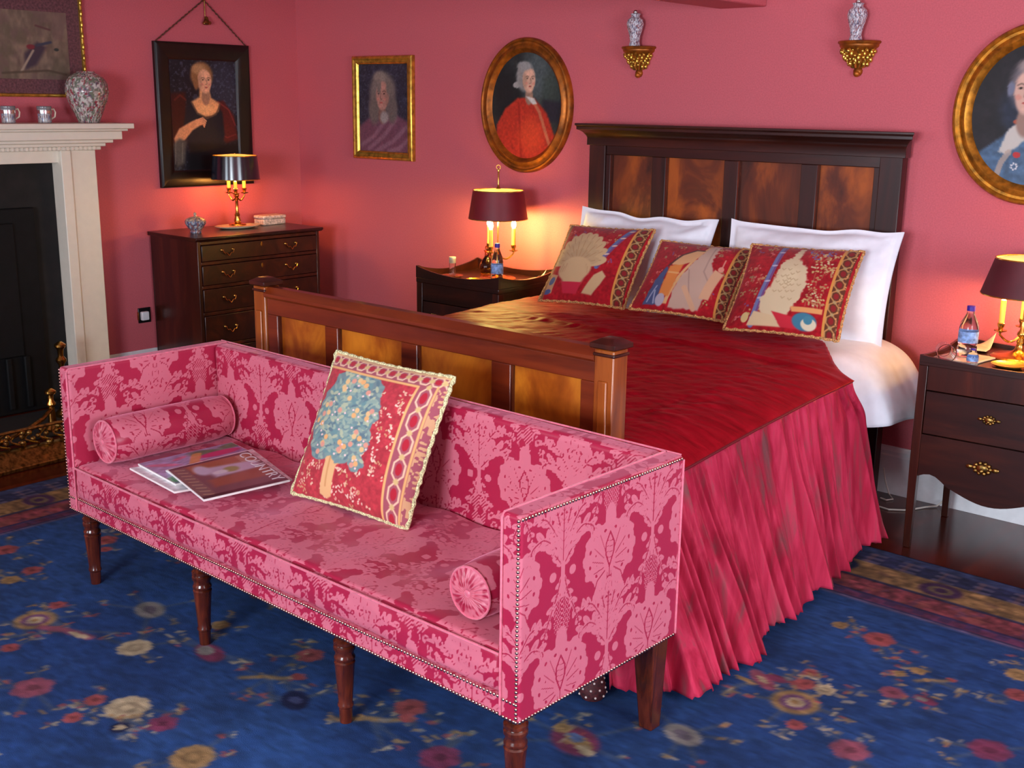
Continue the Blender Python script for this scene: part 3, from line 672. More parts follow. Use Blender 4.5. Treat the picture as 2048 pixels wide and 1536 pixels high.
MB().tube([tuple(Vector(q) + Vector((.003, 0, .003))) for q in Q[::8]], .0045, 8).build('piping', M['silk_pipe'], cv, smooth=True)

# ================================================================== THE SOFA
def damask_tile(w=330, h=482):
    AS = 1.462
    p = Paint(w, h, (0, 0, 0), AS)
    W_, B_ = (255, 255, 255), (0, 0, 0)
    def crv(pts, m):
        xs = np.interp(np.linspace(0, len(pts) - 1, m), range(len(pts)), [q[0] for q in pts]); ys = np.interp(np.linspace(0, len(pts) - 1, m), range(len(pts)), [q[1] for q in pts])
        for _ in range(max(2, m // 5)): xs[1:-1] = (xs[:-2] + xs[1:-1] * 2 + xs[2:]) / 4; ys[1:-1] = (ys[:-2] + ys[1:-1] * 2 + ys[2:]) / 4
        return xs, ys
    def leaf(pts, wd, n):
        xs, ys = crv(pts, 40); veins = []
        for q in range(n + 1):
            t = (q + .4) / (n + .6); k = min(38, int(t * 39)); k2 = min(39, k + 1)
            ta = math.atan2(ys[k2] - ys[k - 1], xs[k2] - xs[k - 1]); ww = wd * (1 - .55 * t) * (.7 + .3 * min(1, t * 5))
            for sg in (1, -1):
                a = ta + sg * .72; L = ww * .62
                cx, cy = xs[k] + math.cos(a) * L * .7, ys[k] + math.sin(a) * L * .7
                p.ell(cx, cy, L, ww * .30, W_, .08, a); veins.append((xs[k], ys[k], cx + math.cos(a) * L * .3, cy + math.sin(a) * L * .3, a + sg * .35))
        for k in range(0, 40, 2): r = wd * .22 * (1 - .6 * k / 40); p.ell(xs[k], ys[k], r, r, W_, .1)
        p.ell(xs[-1], ys[-1], wd * .26, wd * .26, W_, .1)
        p.line(list(zip(xs, ys))[1:34], .009, B_, .95)
        for x0, y0, x1, y1, a in veins[2::1]: p.line([(x0 + (x1 - x0) * .35, y0 + (y1 - y0) * .35), (x1, y1)], .006, B_, .75)
    def plume(cx, y):
        for s in (-1, 1):
            leaf([(cx, y), (cx + s * .08, y - .14), (cx + s * .20, y - .22), (cx + s * .31, y - .18), (cx + s * .34, y - .07)], .125, 6)
        for s in (-1, 1):
            leaf([(cx, y - .02), (cx + s * .06, y - .20), (cx + s * .17, y - .34), (cx + s * .27, y - .37)], .115, 5)
            leaf([(cx, y - .05), (cx + s * .03, y - .24), (cx + s * .09, y - .42)], .10, 5)
            leaf([(cx, y + .02), (cx + s * .05, y - .04), (cx + s * .10, y - .09)], .06, 2)
        leaf([(cx, y), (cx, y - .2), (cx, y - .46)], .095, 6)
    def flower(cx, y):
        for s in (-1, 1):
            for (a, d, r) in ((-1.25, .16, .070), (-.75, .19, .078), (-.25, .20, .080), (.25, .20, .078), (.75, .175, .07)):
                x_, y_ = cx + s * math.cos(a) * d, y + math.sin(a) * d * 1.05; p.ell(x_, y_, r, r * .82, W_, .06, s * a)
                for q in (-.5, .5): p.ell(cx + s * math.cos(a + q * .4) * (d + r * .7), y + math.sin(a + q * .4) * (d + r * .7) * 1.05, r * .5, r * .42, W_, .1)
                p.ell(cx + s * math.cos(a) * (d + .02), y + math.sin(a) * (d + .02), .012, .017, B_, .2, s * a); p.ell(cx + s * math.cos(a + .16) * (d - .05), y + math.sin(a + .16) * (d - .05), .010, .014, B_, .2)
            p.ell(cx + s * .075, y + .25, .07, .10, W_, .06, s * -.25); p.ell(cx + s * .13, y + .27, .04, .08, W_, .06, s * -.5)
        p.ell(cx, y, .15, .17, W_, .05); p.ell(cx, y - .25, .06, .11, W_, .06)
        for s in (-1, 1):
            p.line([(cx, y + .10), (cx + s * .045, y - .0), (cx + s * .045, y - .07), (cx, y - .15)], .012, B_)
            for a in (-.95, -.45, 0., .45): p.line([(cx + s * math.cos(a) * .07, y + .06 + math.sin(a) * .08), (cx + s * math.cos(a) * .19, y + math.sin(a) * .21 + .02)], .008, B_, .85)
            p.line([(cx + s * .02, y + .14), (cx + s * .04, y + .28)], .007, B_, .8); p.line([(cx + s * .05, y + .12), (cx + s * .13, y + .17), (cx + s * .17, y + .26)], .010, B_, .9)
        p.line([(cx, y + .10), (cx, y + .18)], .008, B_); 
        for q in range(4): p.line([(cx - .03, y - .09 + q * .04), (cx + .03, y - .09 + q * .04 + .01)], .007, B_, .8)
    def stem(cx, y):        # between a flower and the plume above it, with a trellis oval
        for s in (-1, 1):
            leaf([(cx + s * .03, y - .62), (cx + s * .10, y - .50), (cx + s * .16, y - .38), (cx + s * .20, y - .27)], .085, 4)
            leaf([(cx + s * .02, y - .70), (cx + s * .05, y - .60), (cx + s * .09, y - .52)], .06, 2)
            p.ell(cx + s * .10, y - .73, .035, .035, W_, .15)
        m = np.hypot((p.u - cx) / .085, (p.v - (y - .42)) / .15) < 1
        g = (((p.u + p.v * .8) / .026) % 1 < .36) | (((p.u - p.v * .8) / .026) % 1 < .36)
        p.mix(m * 1., B_); p.mix(m * (~g) * 1., W_)
        p.line([(cx, y - .58), (cx, y - .8)], .035, W_)
    H = AS / 2
    for (cx, vy) in ((.5, 1.1), (0, 1.1 - H), (1, 1.1 - H)):
        for o in (-AS, 0, AS):
            y = vy + o; plume(cx, y - .80); stem(cx, y); flower(cx, y)
    return p.c[..., 0] / 255.
TILE = damask_tile()
def dsample(u, v, sc=.342):
    # u, v in metres, v upwards
    h, w = TILE.shape
    a = (u / sc) % 1 * (w - 1); b = (-v / (sc * 1.462)) % 1 * (h - 1)
    a0 = np.floor(a).astype(int) % w; b0 = np.floor(b).astype(int) % h; a1 = (a0 + 1) % w; b1 = (b0 + 1) % h; fa = a - np.floor(a); fb = b - np.floor(b)
    return (TILE[b0, a0] * (1 - fa) + TILE[b0, a1] * fa) * (1 - fb) + (TILE[b1, a0] * (1 - fa) + TILE[b1, a1] * fa) * fb
def dbox(name, parent, x0, y0, z0, x1, y1, z1, r=.012, res=.0042, mat=None, disp=None, offs=(0, 0), turn=False):
    nx = max(6, int((x1 - x0) / res)); ny = max(6, int((y1 - y0) / res)); nz = max(6, int((z1 - z0) / res))
    V, F, cnt, V0 = sbox(x0, y0, z0, x1, y1, z1, nx, ny, nz, r)
    x, y, z = V0.T; pat = np.zeros(len(V0)); o = 0
    for k, c in enumerate(cnt):
        s = slice(o, o + c); o += c
        if k < 2: pat[s] = dsample(x[s] + offs[0], y[s] + offs[1] + (0 if not turn else 0))
        elif k < 4: pat[s] = dsample(x[s] + offs[0], z[s] + offs[1])
        else: pat[s] = dsample(y[s] + offs[0], z[s] + offs[1])
    if disp is not None: V = disp(V, V0, cnt)
    return fast(name, V, F, mat or M['damask'], parent, pat=pat)
SW, SD, ZB, ZT = 1.985, .61, .272, .758
sofa = thing('sofa', 'long box-shaped sofa in rose damask silk with brass nails and turned legs', 'sofa', (2.335, -2.845, 0), -.010)
AT, BT = .055, .055
def soft_panel(amp, ax, sg, seed, fq=5.):
    def f(V, V0, cnt):
        q = amp * fbm(V0[:, 0] * fq, V0[:, 1] * fq, V0[:, 2] * fq, seed, 2); V = V.copy(); V[:, ax] += q * sg; return V
    return f
dbox('arm', sofa, SW - AT, 0, ZB, SW, SD, ZT, .010, .0027, offs=(.171 - .315, .124 - .589))
dbox('arm', sofa, 0, 0, ZB, AT, SD, ZT, .010, .0045, offs=(.03, .10))
dbox('back', sofa, AT + .001, SD - BT - .012, ZB, SW - AT - .001, SD, ZT, .018, .0050, disp=soft_panel(.004, 1, -1, 3), offs=(.02, .05))
dbox('front_rail', sofa, AT + .001, .004, ZB, SW - AT - .001, .06, .325, .006, .0048, offs=(.04, .19))
def seatdisp(V, V0, cnt):
    V = V.copy(); x, y, z = V0.T
    top = z > .42; u = (x - AT) / (SW - 2 * AT); v = (y - .0) / (SD - BT)
    crown = .012 * np.sin(np.clip(u, 0, 1) * PI) ** .5 * np.sin(np.clip(v, 0, 1) * PI) ** .6
    fold = .0045 * np.sin(x * 21 + 2.5 * vnoise(x * 3, y * 5, 0, 3)) * sst(.05, .3, v) + .005 * fbm(x * 6, y * 10, 0, 6, 2)
    V[:, 2] += np.where(top, crown + fold, 0); fr = y < .02
    V[:, 1] += np.where(fr, -.006 * np.sin(np.clip((z - .325) / .11, 0, 1) * PI) + .004 * fbm(x * 9, z * 20, 0, 9, 2), 0)
    return V
dbox('seat', sofa, AT + .001, .002, .3255, SW - AT - .001, SD - BT - .013, .436, .018, .0050, disp=seatdisp, offs=(.06, .13))
# welts
mb = MB()
for x in (SW - AT, ):
    mb.tube([(x + .003, -.001, ZB + .01), (x + .003, -.001, ZT - .012), (x + .003, .006, ZT - .002), (x + .003, SD - .01, ZT)], .0032, 8)
mb.build('welt', M['welt'], sofa, smooth=True)
MB().tube([(AT - .003, -.001, ZB + .01), (AT - .003, -.001, ZT - .012), (AT - .003, .006, ZT - .002), (AT - .003, SD - .01, ZT)], .0032, 8).build('welt', M['welt'], sofa, smooth=True)
MB().tube([(AT, -.004, .43), (SW * .25, -.012, .431), (SW * .5, -.012, .431), (SW * .75, -.012, .431), (SW - AT, -.004, .428)], .0032, 8).build('seat_welt', M['welt'], sofa, smooth=True)
MB().tube([(SW + .001, SD - .004, ZB + .01), (SW + .001, SD - .004, ZT - .01)], .003, 8).build('welt', M['welt'], sofa, smooth=True)
MB().tube([(.01, SD - .001, ZT - .001), (SW - .01, SD - .001, ZT - .001)], .003, 8).build('back_welt', M['welt'], sofa, smooth=True)
# brass nails : the hundred nearest as single nails, the rest of the rows as one part
nl = MB().lathe([(.0042, 0), (.0040, .0012), (.0026, .0024), (0, .0028)], 10, cap=False); nbase = None
def nailpos():
    near = []; far = []
    z = ZB + .008
    while z < ZT - .004: near.append(((SW - .006, -.0005, z), 'f')); z += .0104
    y = .006
    while y < SD - .004: near.append(((SW + .0004, y, ZT - .007), 's')); y += .0104
    x = SW - .012
    while x > .01: far.append(((x, .0015 if AT < x < SW - AT else -.0005, ZB + .008), 'f')); far.append(((x, .0035 if AT < x < SW - AT else -.0005, .322), 'f')); x -= .0104
    z = ZB + .008
    while z < ZT - .004: far.append(((.006, -.0005, z), 'f')); z += .0104
    y = .006
    while y < SD - .004: far.append(((SW + .0004, y, ZB + .008), 's')); y += .0104
    return near, far
near, far = nailpos(); far += near[100:]; near = near[:100]
RF = {'f': Matrix.Rotation(PI / 2, 4, 'X'), 's': Matrix.Rotation(PI / 2, 4, 'Y')}
nb = nl.build('brass_nail', M['nail'], sofa, smooth=True)
for i, (p, k) in enumerate(near):
    o = nb if i == 0 else nb.copy()
    if i: COL.objects.link(o)
    o.parent = sofa; o.matrix_local = Matrix.Translation(p) @ RF[k]
mb = MB()
for p, k in far:
    vs = [tuple(Matrix.Translation(p) @ RF[k] @ Vector(v)) for v in nl.v]; mb.add(vs, nl.f)
o = mb.build('brass_nail_row', M['nail'], sofa, smooth=True, merge=False); o['kind'] = 'stuff'
# legs
TL = [(.0, .013), (.0165, .013), (.018, .05), (.0175, .056), (.021, .060), (.021, .066), (.0185, .070), (.0205, .10), (.026, .175), (.0275, .186), (.024, .190), (.0275, .195), (.0275, .201), (.024, .206), (.024, .216), (.0285, .222), (.0285, .230), (.025, .234), (.0285, .238), (.0285, .246), (.022, .252), (.027, .262), (.030, .2722), (0, .2722)]
for i, x in enumerate((.052, .695, 1.345, SW - .045)):
    MB().lathe(TL, 28, (x, .045, 0)).build('front_leg', M['leg'], sofa, smooth=True)
for x in (.045, .695, 1.345, SW - .042):
    a, b = .033, .02; cx, cy = x, SD - .05
    MB().hexa([(cx - b, cy - b + .012, .013), (cx + b, cy - b + .012, .013), (cx + b, cy + b + .012, .013), (cx - b, cy + b + .012, .013)], [(cx - a, cy - a, .2722), (cx + a, cy - a, .2722), (cx + a, cy + a, .2722), (cx - a, cy + a, .2722)]).build('back_leg', M['leg'], sofa, bevel=.003)

# ------------------------------------------------------------------ bolsters
def bolster(label, x, y0, y1, z, r, offs):
    t = thing('bolster_cushion', label, 'bolster', (x, (y0 + y1) / 2, z - r), 0, 'damask bolsters at the sofa ends')
    L = (y1 - y0) / 2; n = 120; m = 130
    U, W = np.meshgrid(np.linspace(0, 2 * PI, n), np.linspace(-1, 1, m))
    rr = r * (1 - .12 * np.abs(W) ** 10) * (1 + .012 * fbm(np.cos(U) * 2, np.sin(U) * 2, W * 4, offs, 2))
    V = np.stack([rr * np.cos(U), W * L, r + rr * np.sin(U)], -1).reshape(-1, 3); V[:, 2] = np.maximum(V[:, 2], .006 * 0 + .004)
    pat = dsample((W * L + offs).ravel(), (U * r + offs).ravel())
    fast('bolster_body', V, gidx(n, m, 0, True), M['damask'], t, pat=pat)
    for s in (-1, 1):
        q = 40; U, R = np.meshgrid(np.linspace(0, 2 * PI, n), np.linspace(0, 1, q))
        pl = .003 * np.sin(U * 22 + 3 * R) * R * (1 - R) * 4
        V = np.stack([r * .9 * R * np.cos(U), s * (L + .012 * (1 - R ** 2) - .014 * np.exp(-(R / .12) ** 2) + pl), r + r * .9 * R * np.sin(U)], -1).reshape(-1, 3)
        pat = .62 + .28 * np.sin(U * 22 + 3 * R) * R + .5 * vnoise(R * np.cos(U) * 5, R * np.sin(U) * 5, 0, 3)
        fast('gathered_end', V, gidx(n, q, 0, s > 0), M['damask'], t, pat=pat.ravel())
        MB().sphere((0, s * (L + .004), r), .012, 14, 10, sy=.7).build('covered_button', M['welt'], t, smooth=True)
        MB().tube([(r * .9 * math.cos(a * PI / 24), s * L, r + r * .9 * math.sin(a * PI / 24)) for a in range(48)], .003, 6, closed=True).build('end_welt', M['welt'], t, smooth=True)
    return t
bolster('short damask bolster against the right-hand arm of the sofa, round gathered end facing forward', 4.125, -2.812, -2.345, .512, .068, .3)
bolster('long damask bolster along the left-hand arm of the sofa behind the magazines', 2.476, -2.78, -2.33, .521, .076, .8)

# ------------------------------------------------------------------ scatter cushions
def cushion(name, label, cat, paint, w, h, T, braid, group=None, back=(120, 30, 40), seed=0, rag=.05):
    n = paint.w; m = paint.h
    t = thing(name, label, cat, (0, 0, 0), 0, group)
    A, B = np.meshgrid(np.linspace(-1, 1, n), np.linspace(-1, 1, m))
    cx = w / 2 * A * (1 - rag * (1 - B ** 2)); cz = -h / 2 * B * (1 - rag * (1 - A ** 2))
    th = T / 2 * ((1 - np.abs(A) ** 2.6) * (1 - np.abs(B) ** 2.6)) ** .62 * (1 + .06 * vnoise(A * 2, B * 2, 0, seed))
    V1 = np.stack([cx, -th, cz], -1).reshape(-1, 3); V2 = np.stack([cx, th, cz], -1).reshape(-1, 3)
    c1 = paint.flat(); c2 = np.ones_like(c1) * lin(back)
    fast('cushion_cover', np.concatenate([V1, V2]), np.concatenate([gidx(n, m, 0, True), gidx(n, m, n * m, False)]), M['tap'], t, col=np.concatenate([c1, c2]))
    P = []; K = 36
    for (fa, fb) in ((lambda q: q, lambda q: -1), (lambda q: 1, lambda q: q), (lambda q: -q, lambda q: 1), (lambda q: -1, lambda q: -q)):
        for k in range(K):
            q = -1 + 2 * k / K; a, b = fa(q), fb(q); P.append((w / 2 * a * (1 - rag * (1 - b * b)), 0, -h / 2 * b * (1 - rag * (1 - a * a))))
    P = [(p[0], .0025 * math.sin(i * 2.1), p[2]) for i, p in enumerate(P)]
    MB().tube(P, [.0062 + .0016 * math.sin(i * 2.6) for i in range(len(P))], 8, closed=True).build('cord_braid', braid, t, smooth=True)
    return t
def place(t, loc, rx, ry, rz):
    t.matrix_world = Matrix.Translation(loc) @ Matrix.Rotation(rz, 4, 'Z') @ Matrix.Rotation(ry, 4, 'Y') @ Matrix.Rotation(rx, 4, 'X')
RDg = (158, 24, 34); TAN = (176, 130, 84); BG = (196, 164, 122); BL = (92, 102, 148); ORG = (204, 116, 52)
def side_border(p, x0, x1, ground=(92, 52, 36), line=(186, 138, 86), step=.115, aspect=1.):
    m = (p.u > x0) & (p.u < x1); p.mix(m * 1., ground)
    p.mix((np.abs(p.u - x0) < .010) * 1., (204, 140, 70)); c = (x0 + x1) / 2; w = (x1 - x0) * .36; k = 0; y = 0
    while y < aspect:
        p.line([(c, y), (c + w, y + step * .3), (c + w, y + step * .7), (c, y + step)], .008, line); p.line([(c, y), (c - w, y + step * .3), (c - w, y + step * .7), (c, y + step)], .008, line)
        p.poly([(c, y - .02), (c + .018, y), (c, y + .02), (c - .018, y)], (160, 140, 100)); p.ell(c, y + step * .5, w * .55, step * .26, (132, 34, 38)); y += step
    r = random.Random(3)
    for _ in range(70): p.ell(x1 - .012 + r.uniform(-.012, .01), r.uniform(0, aspect), .006, .008, r.choice([(206, 150, 100), (120, 96, 66), (180, 120, 80)]), .3)
def sprigs(p, n, seed, x0=.04, x1=.9, y0=.04, y1=.96, cols=((196, 112, 92), (176, 140, 92), (150, 118, 84), (196, 96, 96), (128, 70, 110)), sz=1.):
    r = random.Random(seed)
    for _ in range(n):
        x, y = r.uniform(x0, x1), r.uniform(y0, y1); c = r.choice(cols); st = (166, 96, 66)
        p.line([(x, y), (x + r.uniform(-.03, .03) * sz, y + .05 * sz)], .006, st, .8)
        for q in range(r.choice((3, 4, 5))): p.ell(x + r.uniform(-.032, .032) * sz, y + r.uniform(-.028, .03) * sz, .013 * sz, .009 * sz, c, .3, r.uniform(0, 3))
def mille(seed, nb=190):
    p = Paint(nb, nb, RDg); p.noise(40, 40, .14, seed); p.noise(8, 8, .08, seed + 2); return p
# left cushion: large bushy beige plume, blue striped staff
p = mille(1); sprigs(p, 26, 5, .08, .72, .06, .6); p.line([(.80, .06), (.60, .62)], .055, BL); p.line([(.82, .06), (.62, .62)], .018, (118, 66, 110))
for k in range(5): a, b = .80 - k * .045, .08 + k * .125; p.ell(a, b, .034, .012, (206, 176, 160), .3, -.3)
for row, (R_, n_) in enumerate(((.40, 11), (.30, 9), (.19, 7))):
    for k in range(n_):
        a = -PI * (k + .5) / n_ ; ex, ey = .34 + R_ * .72 * math.cos(a), .60 + R_ * 1.05 * math.sin(a); c_ = [v * (1 - .05 * row) for v in BG]
        p.ell((.34 + ex) / 2 + .25 * (ex - .34), (.60 + ey) / 2 + .25 * (ey - .60), R_ * .36, R_ * .17, c_, .1, math.atan2(ey - .60, ex - .34)); p.line([(.34 + .4 * (ex - .34), .60 + .4 * (ey - .60)), (ex, ey)], .006, (164, 124, 86), .7)
p.ell(.34, .66, .21, .16, BG, .12)
for k in range(14): p.line([(.18 + .024 * k, .60 + .03 * (k % 2)), (.17 + .026 * k, .70)], .006, (164, 124, 86), .6)
p.ell(.36, .72, .15, .18, BG, .2); p.poly([(.24, .82), (.48, .82), (.44, .94), (.28, .94)], (186, 40, 62)); p.poly([(.50, .93), (.60, .72), (.68, .66), (.74, .72), (.70, .82), (.62, .94)], BG, .01); p.poly([(.05, .70), (.16, .74), (.14, .94), (.03, .94)], (196, 150, 110)); p.ell(.10, .80, .04, .05, (96, 108, 140)); p.ell(.08, .92, .05, .03, (80, 92, 140))
p.mix((p.u < .05) * 1., (140, 90, 60)); side_border(p, .855, .975)
ca = cushion('scatter_cushion', 'left tapestry cushion on the bed, feathery beige plume beside a blue pole', 'cushion', p, .425, .43, .13, M['braid'], 'tapestry cushions leaning on the pillows', seed=1)
place(ca, (2.709, -.50, .898), -.76, -.016, .17)
p = mille(2); sprigs(p, 34, 8, .06, .86, .05, .9)
p.poly([(.62, .05), (.70, .06), (.70, .34), (.80, .60), (.72, .97), (.40, .97), (.42, .66)], (186, 156, 138), .01, 1., .01); p.poly([(.60, .06), (.62, .05), (.44, .60), (.38, .94), (.34, .94), (.40, .6)], (208, 162, 110)); p.line([(.66, .1), (.66, .5), (.74, .62)], .012, (150, 122, 112), .6); p.line([(.50, .5), (.60, .84)], .008, (140, 110, 104), .6); p.line([(.52, .74), (.66, .95)], .05, (206, 160, 124), .8)
p.poly([(.50, .17), (.58, .20), (.50, .38), (.38, .46), (.28, .44), (.36, .28)], (206, 158, 112), .01); p.line([(.26, .46), (.36, .28), (.48, .18), (.56, .18)], .022, (74, 52, 48), .8)
p.poly([(.27, .46), (.42, .44), (.40, .62), (.38, .86), (.27, .86)], (206, 124, 62), .01, 1., .006); p.line([(.29, .55), (.40, .56)], .02, (216, 164, 106), .8)
p.poly([(.24, .46), (.27, .50), (.26, .66), (.28, .96), (.13, .96), (.17, .66)], (70, 80, 118), .01, 1., .008); p.line([(.17, .93), (.22, .74)], .012, (140, 148, 176)); p.line([(.24, .94), (.22, .80)], .012, (150, 156, 180)); p.ell(.30, .90, .05, .07, (168, 160, 172))
p.poly([(.76, .44), (.86, .48), (.80, .84), (.70, .84)], (204, 158, 124), .008); p.ell(.815, .42, .03, .04, (210, 140, 120)); p.line([(.82, .28), (.82, .40)], .01, (206, 140, 120))
side_border(p, .885, .985); cb = cushion('scatter_cushion', 'middle tapestry cushion on the bed, pale tent shape with orange and blue drapery', 'cushion', p, .425, .40, .12, M['braid'], 'tapestry cushions leaning on the pillows', seed=2)
place(cb, (3.19, -.468, .884), -.86, .024, .19)
p = mille(3); sprigs(p, 30, 12, .06, .30, .05, .9); sprigs(p, 34, 14, .66, .86, .10, .72, ((190, 158, 104), (176, 130, 90), (200, 180, 140))); sprigs(p, 10, 15, .55, .78, .06, .2, ((110, 96, 150), (160, 120, 90)))
p.line([(.34, .05), (.235, .96)], .05, (108, 112, 156)); p.line([(.355, .05), (.25, .96)], .014, (116, 60, 110), .8)
for k in range(5): p.ell(.335 - k * .023, .14 + k * .19, .03, .012, (176, 170, 190), .3, -.1)
pts = [(.49, .05), (.45, .22), (.38, .27), (.36, .40), (.33, .58), (.27, .74), (.30, .86), (.46, .93), (.56, .84), (.62, .70), (.65, .52), (.62, .36), (.55, .27), (.52, .22), (.53, .06)]
p.poly(pts, (206, 186, 150), .012, 1., .014, 44, 3); p.ell(.47, .46, .09, .13, (214, 196, 158), .4, .2, .7); 
for k in range(26):
    a = r.uniform(0, 2 * PI) if 0 else k * 2.4; rr_ = .015 + .0062 * k; x_, y_ = .475 + rr_ * .75 * math.cos(a), .52 + rr_ * 1.35 * math.sin(a); p.line([(x_ - .016, y_ - .012), (x_, y_ + .006), (x_ + .016, y_ - .012)], .006, (172, 146, 110), .75)
p.poly([(.40, .84), (.60, .88), (.66, .97), (.5, .97)], (190, 44, 58)); p.poly([(.24, .84), (.42, .88), (.5, .97), (.2, .97)], (206, 180, 140)); p.poly([(.56, .78), (.84, .76), (.84, .81), (.58, .83)], (214, 150, 92)); p.ell(.70, .90, .11, .08, (64, 116, 140)); p.ell(.74, .92, .07, .055, (210, 196, 168)); p.ell(.73, .885, .04, .04, (70, 124, 144)); p.ell(.17, .90, .035, .05, (200, 176, 120))
side_border(p, .865, .975, step=.13); cc = cushion('scatter_cushion', 'right tapestry cushion on the bed, tall cream plume and blue crescent', 'cushion', p, .455, .43, .13, M['braid'], 'tapestry cushions leaning on the pillows', seed=3)
place(cc, (3.665, -.475, .893), -.775, -.008, .195)
# sofa cushion : flowering tree
p = Paint(230, 230, (178, 56, 66)); p.noise(50, 50, .12, 4)
r = random.Random(9)
for _ in range(190):
    x, y = r.uniform(.05, .80), r.uniform(.16, .97)
    if y < .72 and x < .56: continue
    c = r.choice([(226, 190, 160), (216, 160, 140), (200, 150, 110), (230, 200, 180)])
    for q in range(4): p.ell(x + r.uniform(-.02, .02), y + r.uniform(-.02, .02), .010, .006, c, .3, r.uniform(0, 3), .9)
p.poly([(.34, .98), (.28, .96), (.30, .74), (.24, .62), (.30, .60), (.36, .66), (.44, .58), (.48, .62), (.40, .76), (.38, .96)], (222, 176, 124), .006); p.line([(.39, .74), (.54, .68)], .018, (216, 164, 114)); p.line([(.33, .9), (.34, .7)], .012, (196, 140, 90), .7)
cr = [(.36, .16, .12), (.27, .24, .13), (.46, .26, .14), (.20, .36, .12), (.36, .36, .18), (.54, .36, .10), (.16, .50, .12), (.33, .52, .17), (.50, .50, .12), (.22, .62, .12), (.42, .62, .11), (.57, .58, .06), (.56, .70, .06)]
for x, y, s in cr: p.poly([(x + s * 1.05 * math.cos(a) * (1 + .12 * math.sin(a * 7)), y + s * 1.05 * math.sin(a)) for a in np.linspace(0, 2 * PI, 30)[:-1]], (108, 144, 146), .006, .9)
for x, y, s in cr:
    for q in range(int(330 * s)):
        a, d = r.uniform(0, 2 * PI), s * math.sqrt(r.random()); c = r.choice([(140, 162, 152), (122, 150, 146), (156, 174, 156), (112, 138, 142), (176, 184, 154), (96, 120, 130)])
        p.ell(x + d * math.cos(a), y + d * math.sin(a), .028, .013, c, .3, r.uniform(-1, 1), .95)
for x, y, s in cr:
    for q in range(3):
        a, d = r.uniform(0, 2 * PI), s * r.random() * .8; p.ell(x + d * math.cos(a), y + d * math.sin(a), .022, .020, r.choice([(226, 170, 112), (222, 184, 130), (214, 150, 130)]), .3)
        a, d = r.uniform(0, 2 * PI), s * r.random(); p.ell(x + d * math.cos(a), y + d * math.sin(a), .010, .008, (232, 200, 196), .3)
# woven lattice border along the top and the right side
p.mix(((p.v < .105) | (p.u > .82)) * 1., (160, 84, 96)); y = .03
for (hor) in (1, 0):
    c = .055 if hor else .885; w = .032 if hor else .036; y = 0 if hor else .10; st = .088 if hor else .16
    while y < 1:
        T_ = (lambda a, b: (b, a)) if hor else (lambda a, b: (a, b))
        for s in (1, -1): p.line([T_(c, y), T_(c + s * w, y + st * .28), T_(c + s * w, y + st * .72), T_(c, y + st)], .009, (228, 190, 160))
        p.poly([T_(c, y - .024), T_(c + .02, y), T_(c, y + .024), T_(c - .02, y)], (206, 176, 120)); p.ell(*T_(c, y + st * .5), *(T_(w * .6, st * .26)), (176, 40, 56)); y += st
p.line([(.0, .11), (.815, .11), (.815, 1.)], .014, (226, 174, 112)); p.line([(.94, .09), (.94, 1.)], .012, (222, 170, 110)); p.mix((p.u > .95) * (fbm(p.u * 60, p.v * 60, 0, 3, 1) > 0) * .7, (226, 190, 130))
p.mix((p.v < .022) * .9, (220, 180, 130))
sc_ = cushion('scatter_cushion', 'square tapestry cushion with a blue-green flowering tree, upright on the sofa', 'cushion', p, .445, .445, .14, M['braid_l'], None, (150, 50, 60), 4, .04)
place(sc_, (3.387, -2.452, .655), -.4566, .0357, .1195)

# ------------------------------------------------------------------ magazines on the seat
def magazine(label, pts, z, t, paint, title=None, n=3):
    mg = thing('magazine', label, 'magazine', (0, 0, z), 0, 'magazines on the sofa')
    A = [Vector((q[0], q[1], 0)) for q in pts]      # far-left.. order: spine-bottom corners tl, tr, br, bl of the cover
    MB().hexa([tuple(A[3] + Vector((0, 0, 0))), tuple(A[2]), tuple(A[1]), tuple(A[0])], [tuple(a + Vector((0, 0, t))) for a in (A[3], A[2], A[1], A[0])]).build('page_block', M['paper'], mg)
    U, W = np.meshgrid(np.linspace(0, 1, paint.w), np.linspace(0, 1, paint.h)); P = [np.array(a) for a in A]
    Q = (P[0] * (1 - U)[..., None] + P[1] * U[..., None]) * (1 - W)[..., None] + (P[3] * (1 - U)[..., None] + P[2] * U[..., None]) * W[..., None]
    ce = Q.reshape(-1, 3).mean(0); V = Q.reshape(-1, 3); V = ce + (V - ce) * .985; V[:, 2] = t + .0006
    fast('cover', V, gidx(paint.w, paint.h, 0, True), M['magazine'], mg, col=paint.flat())
    return mg, A
def mpaint(seed, cols, w=70, h=95):
    p = Paint(w, h, cols[0], 1.3); r = random.Random(seed)
    for _ in range(16): p.ell(r.random(), r.random() * 1.3, r.uniform(.08, .3), r.uniform(.05, .2), r.choice(cols), .4, r.uniform(0, 3), .8)
    p.noise(18, 18, .15, seed); return p
zs = .4525
p = mpaint(3, [(220, 220, 226), (190, 190, 200), (226, 224, 220)]); magazine('lowest white magazine of the pile on the sofa, pages fanning out to the left', [(2.60, -2.77), (2.72, -2.40), (2.99, -2.47), (2.90, -2.80)], zs, .006, p)
p = mpaint(5, [(160, 150, 190), (120, 96, 140), (206, 100, 130), (60, 120, 70), (70, 50, 90)])
p.ell(.12, 1.1, .2, .16, (60, 130, 76), .3); p.ell(.75, .4, .25, .14, (196, 50, 110), .3); p.line([(.3, .9), (.55, .2)], .1, (224, 150, 70), .8); magazine('purple and green covered magazine sticking out at the back left of the sofa pile', [(2.60, -2.74), (2.60, -2.39), (2.84, -2.41), (2.84, -2.74)][0:1] + [(2.615, -2.395), (2.86, -2.43), (2.86, -2.77)], zs + .007, .006, p)
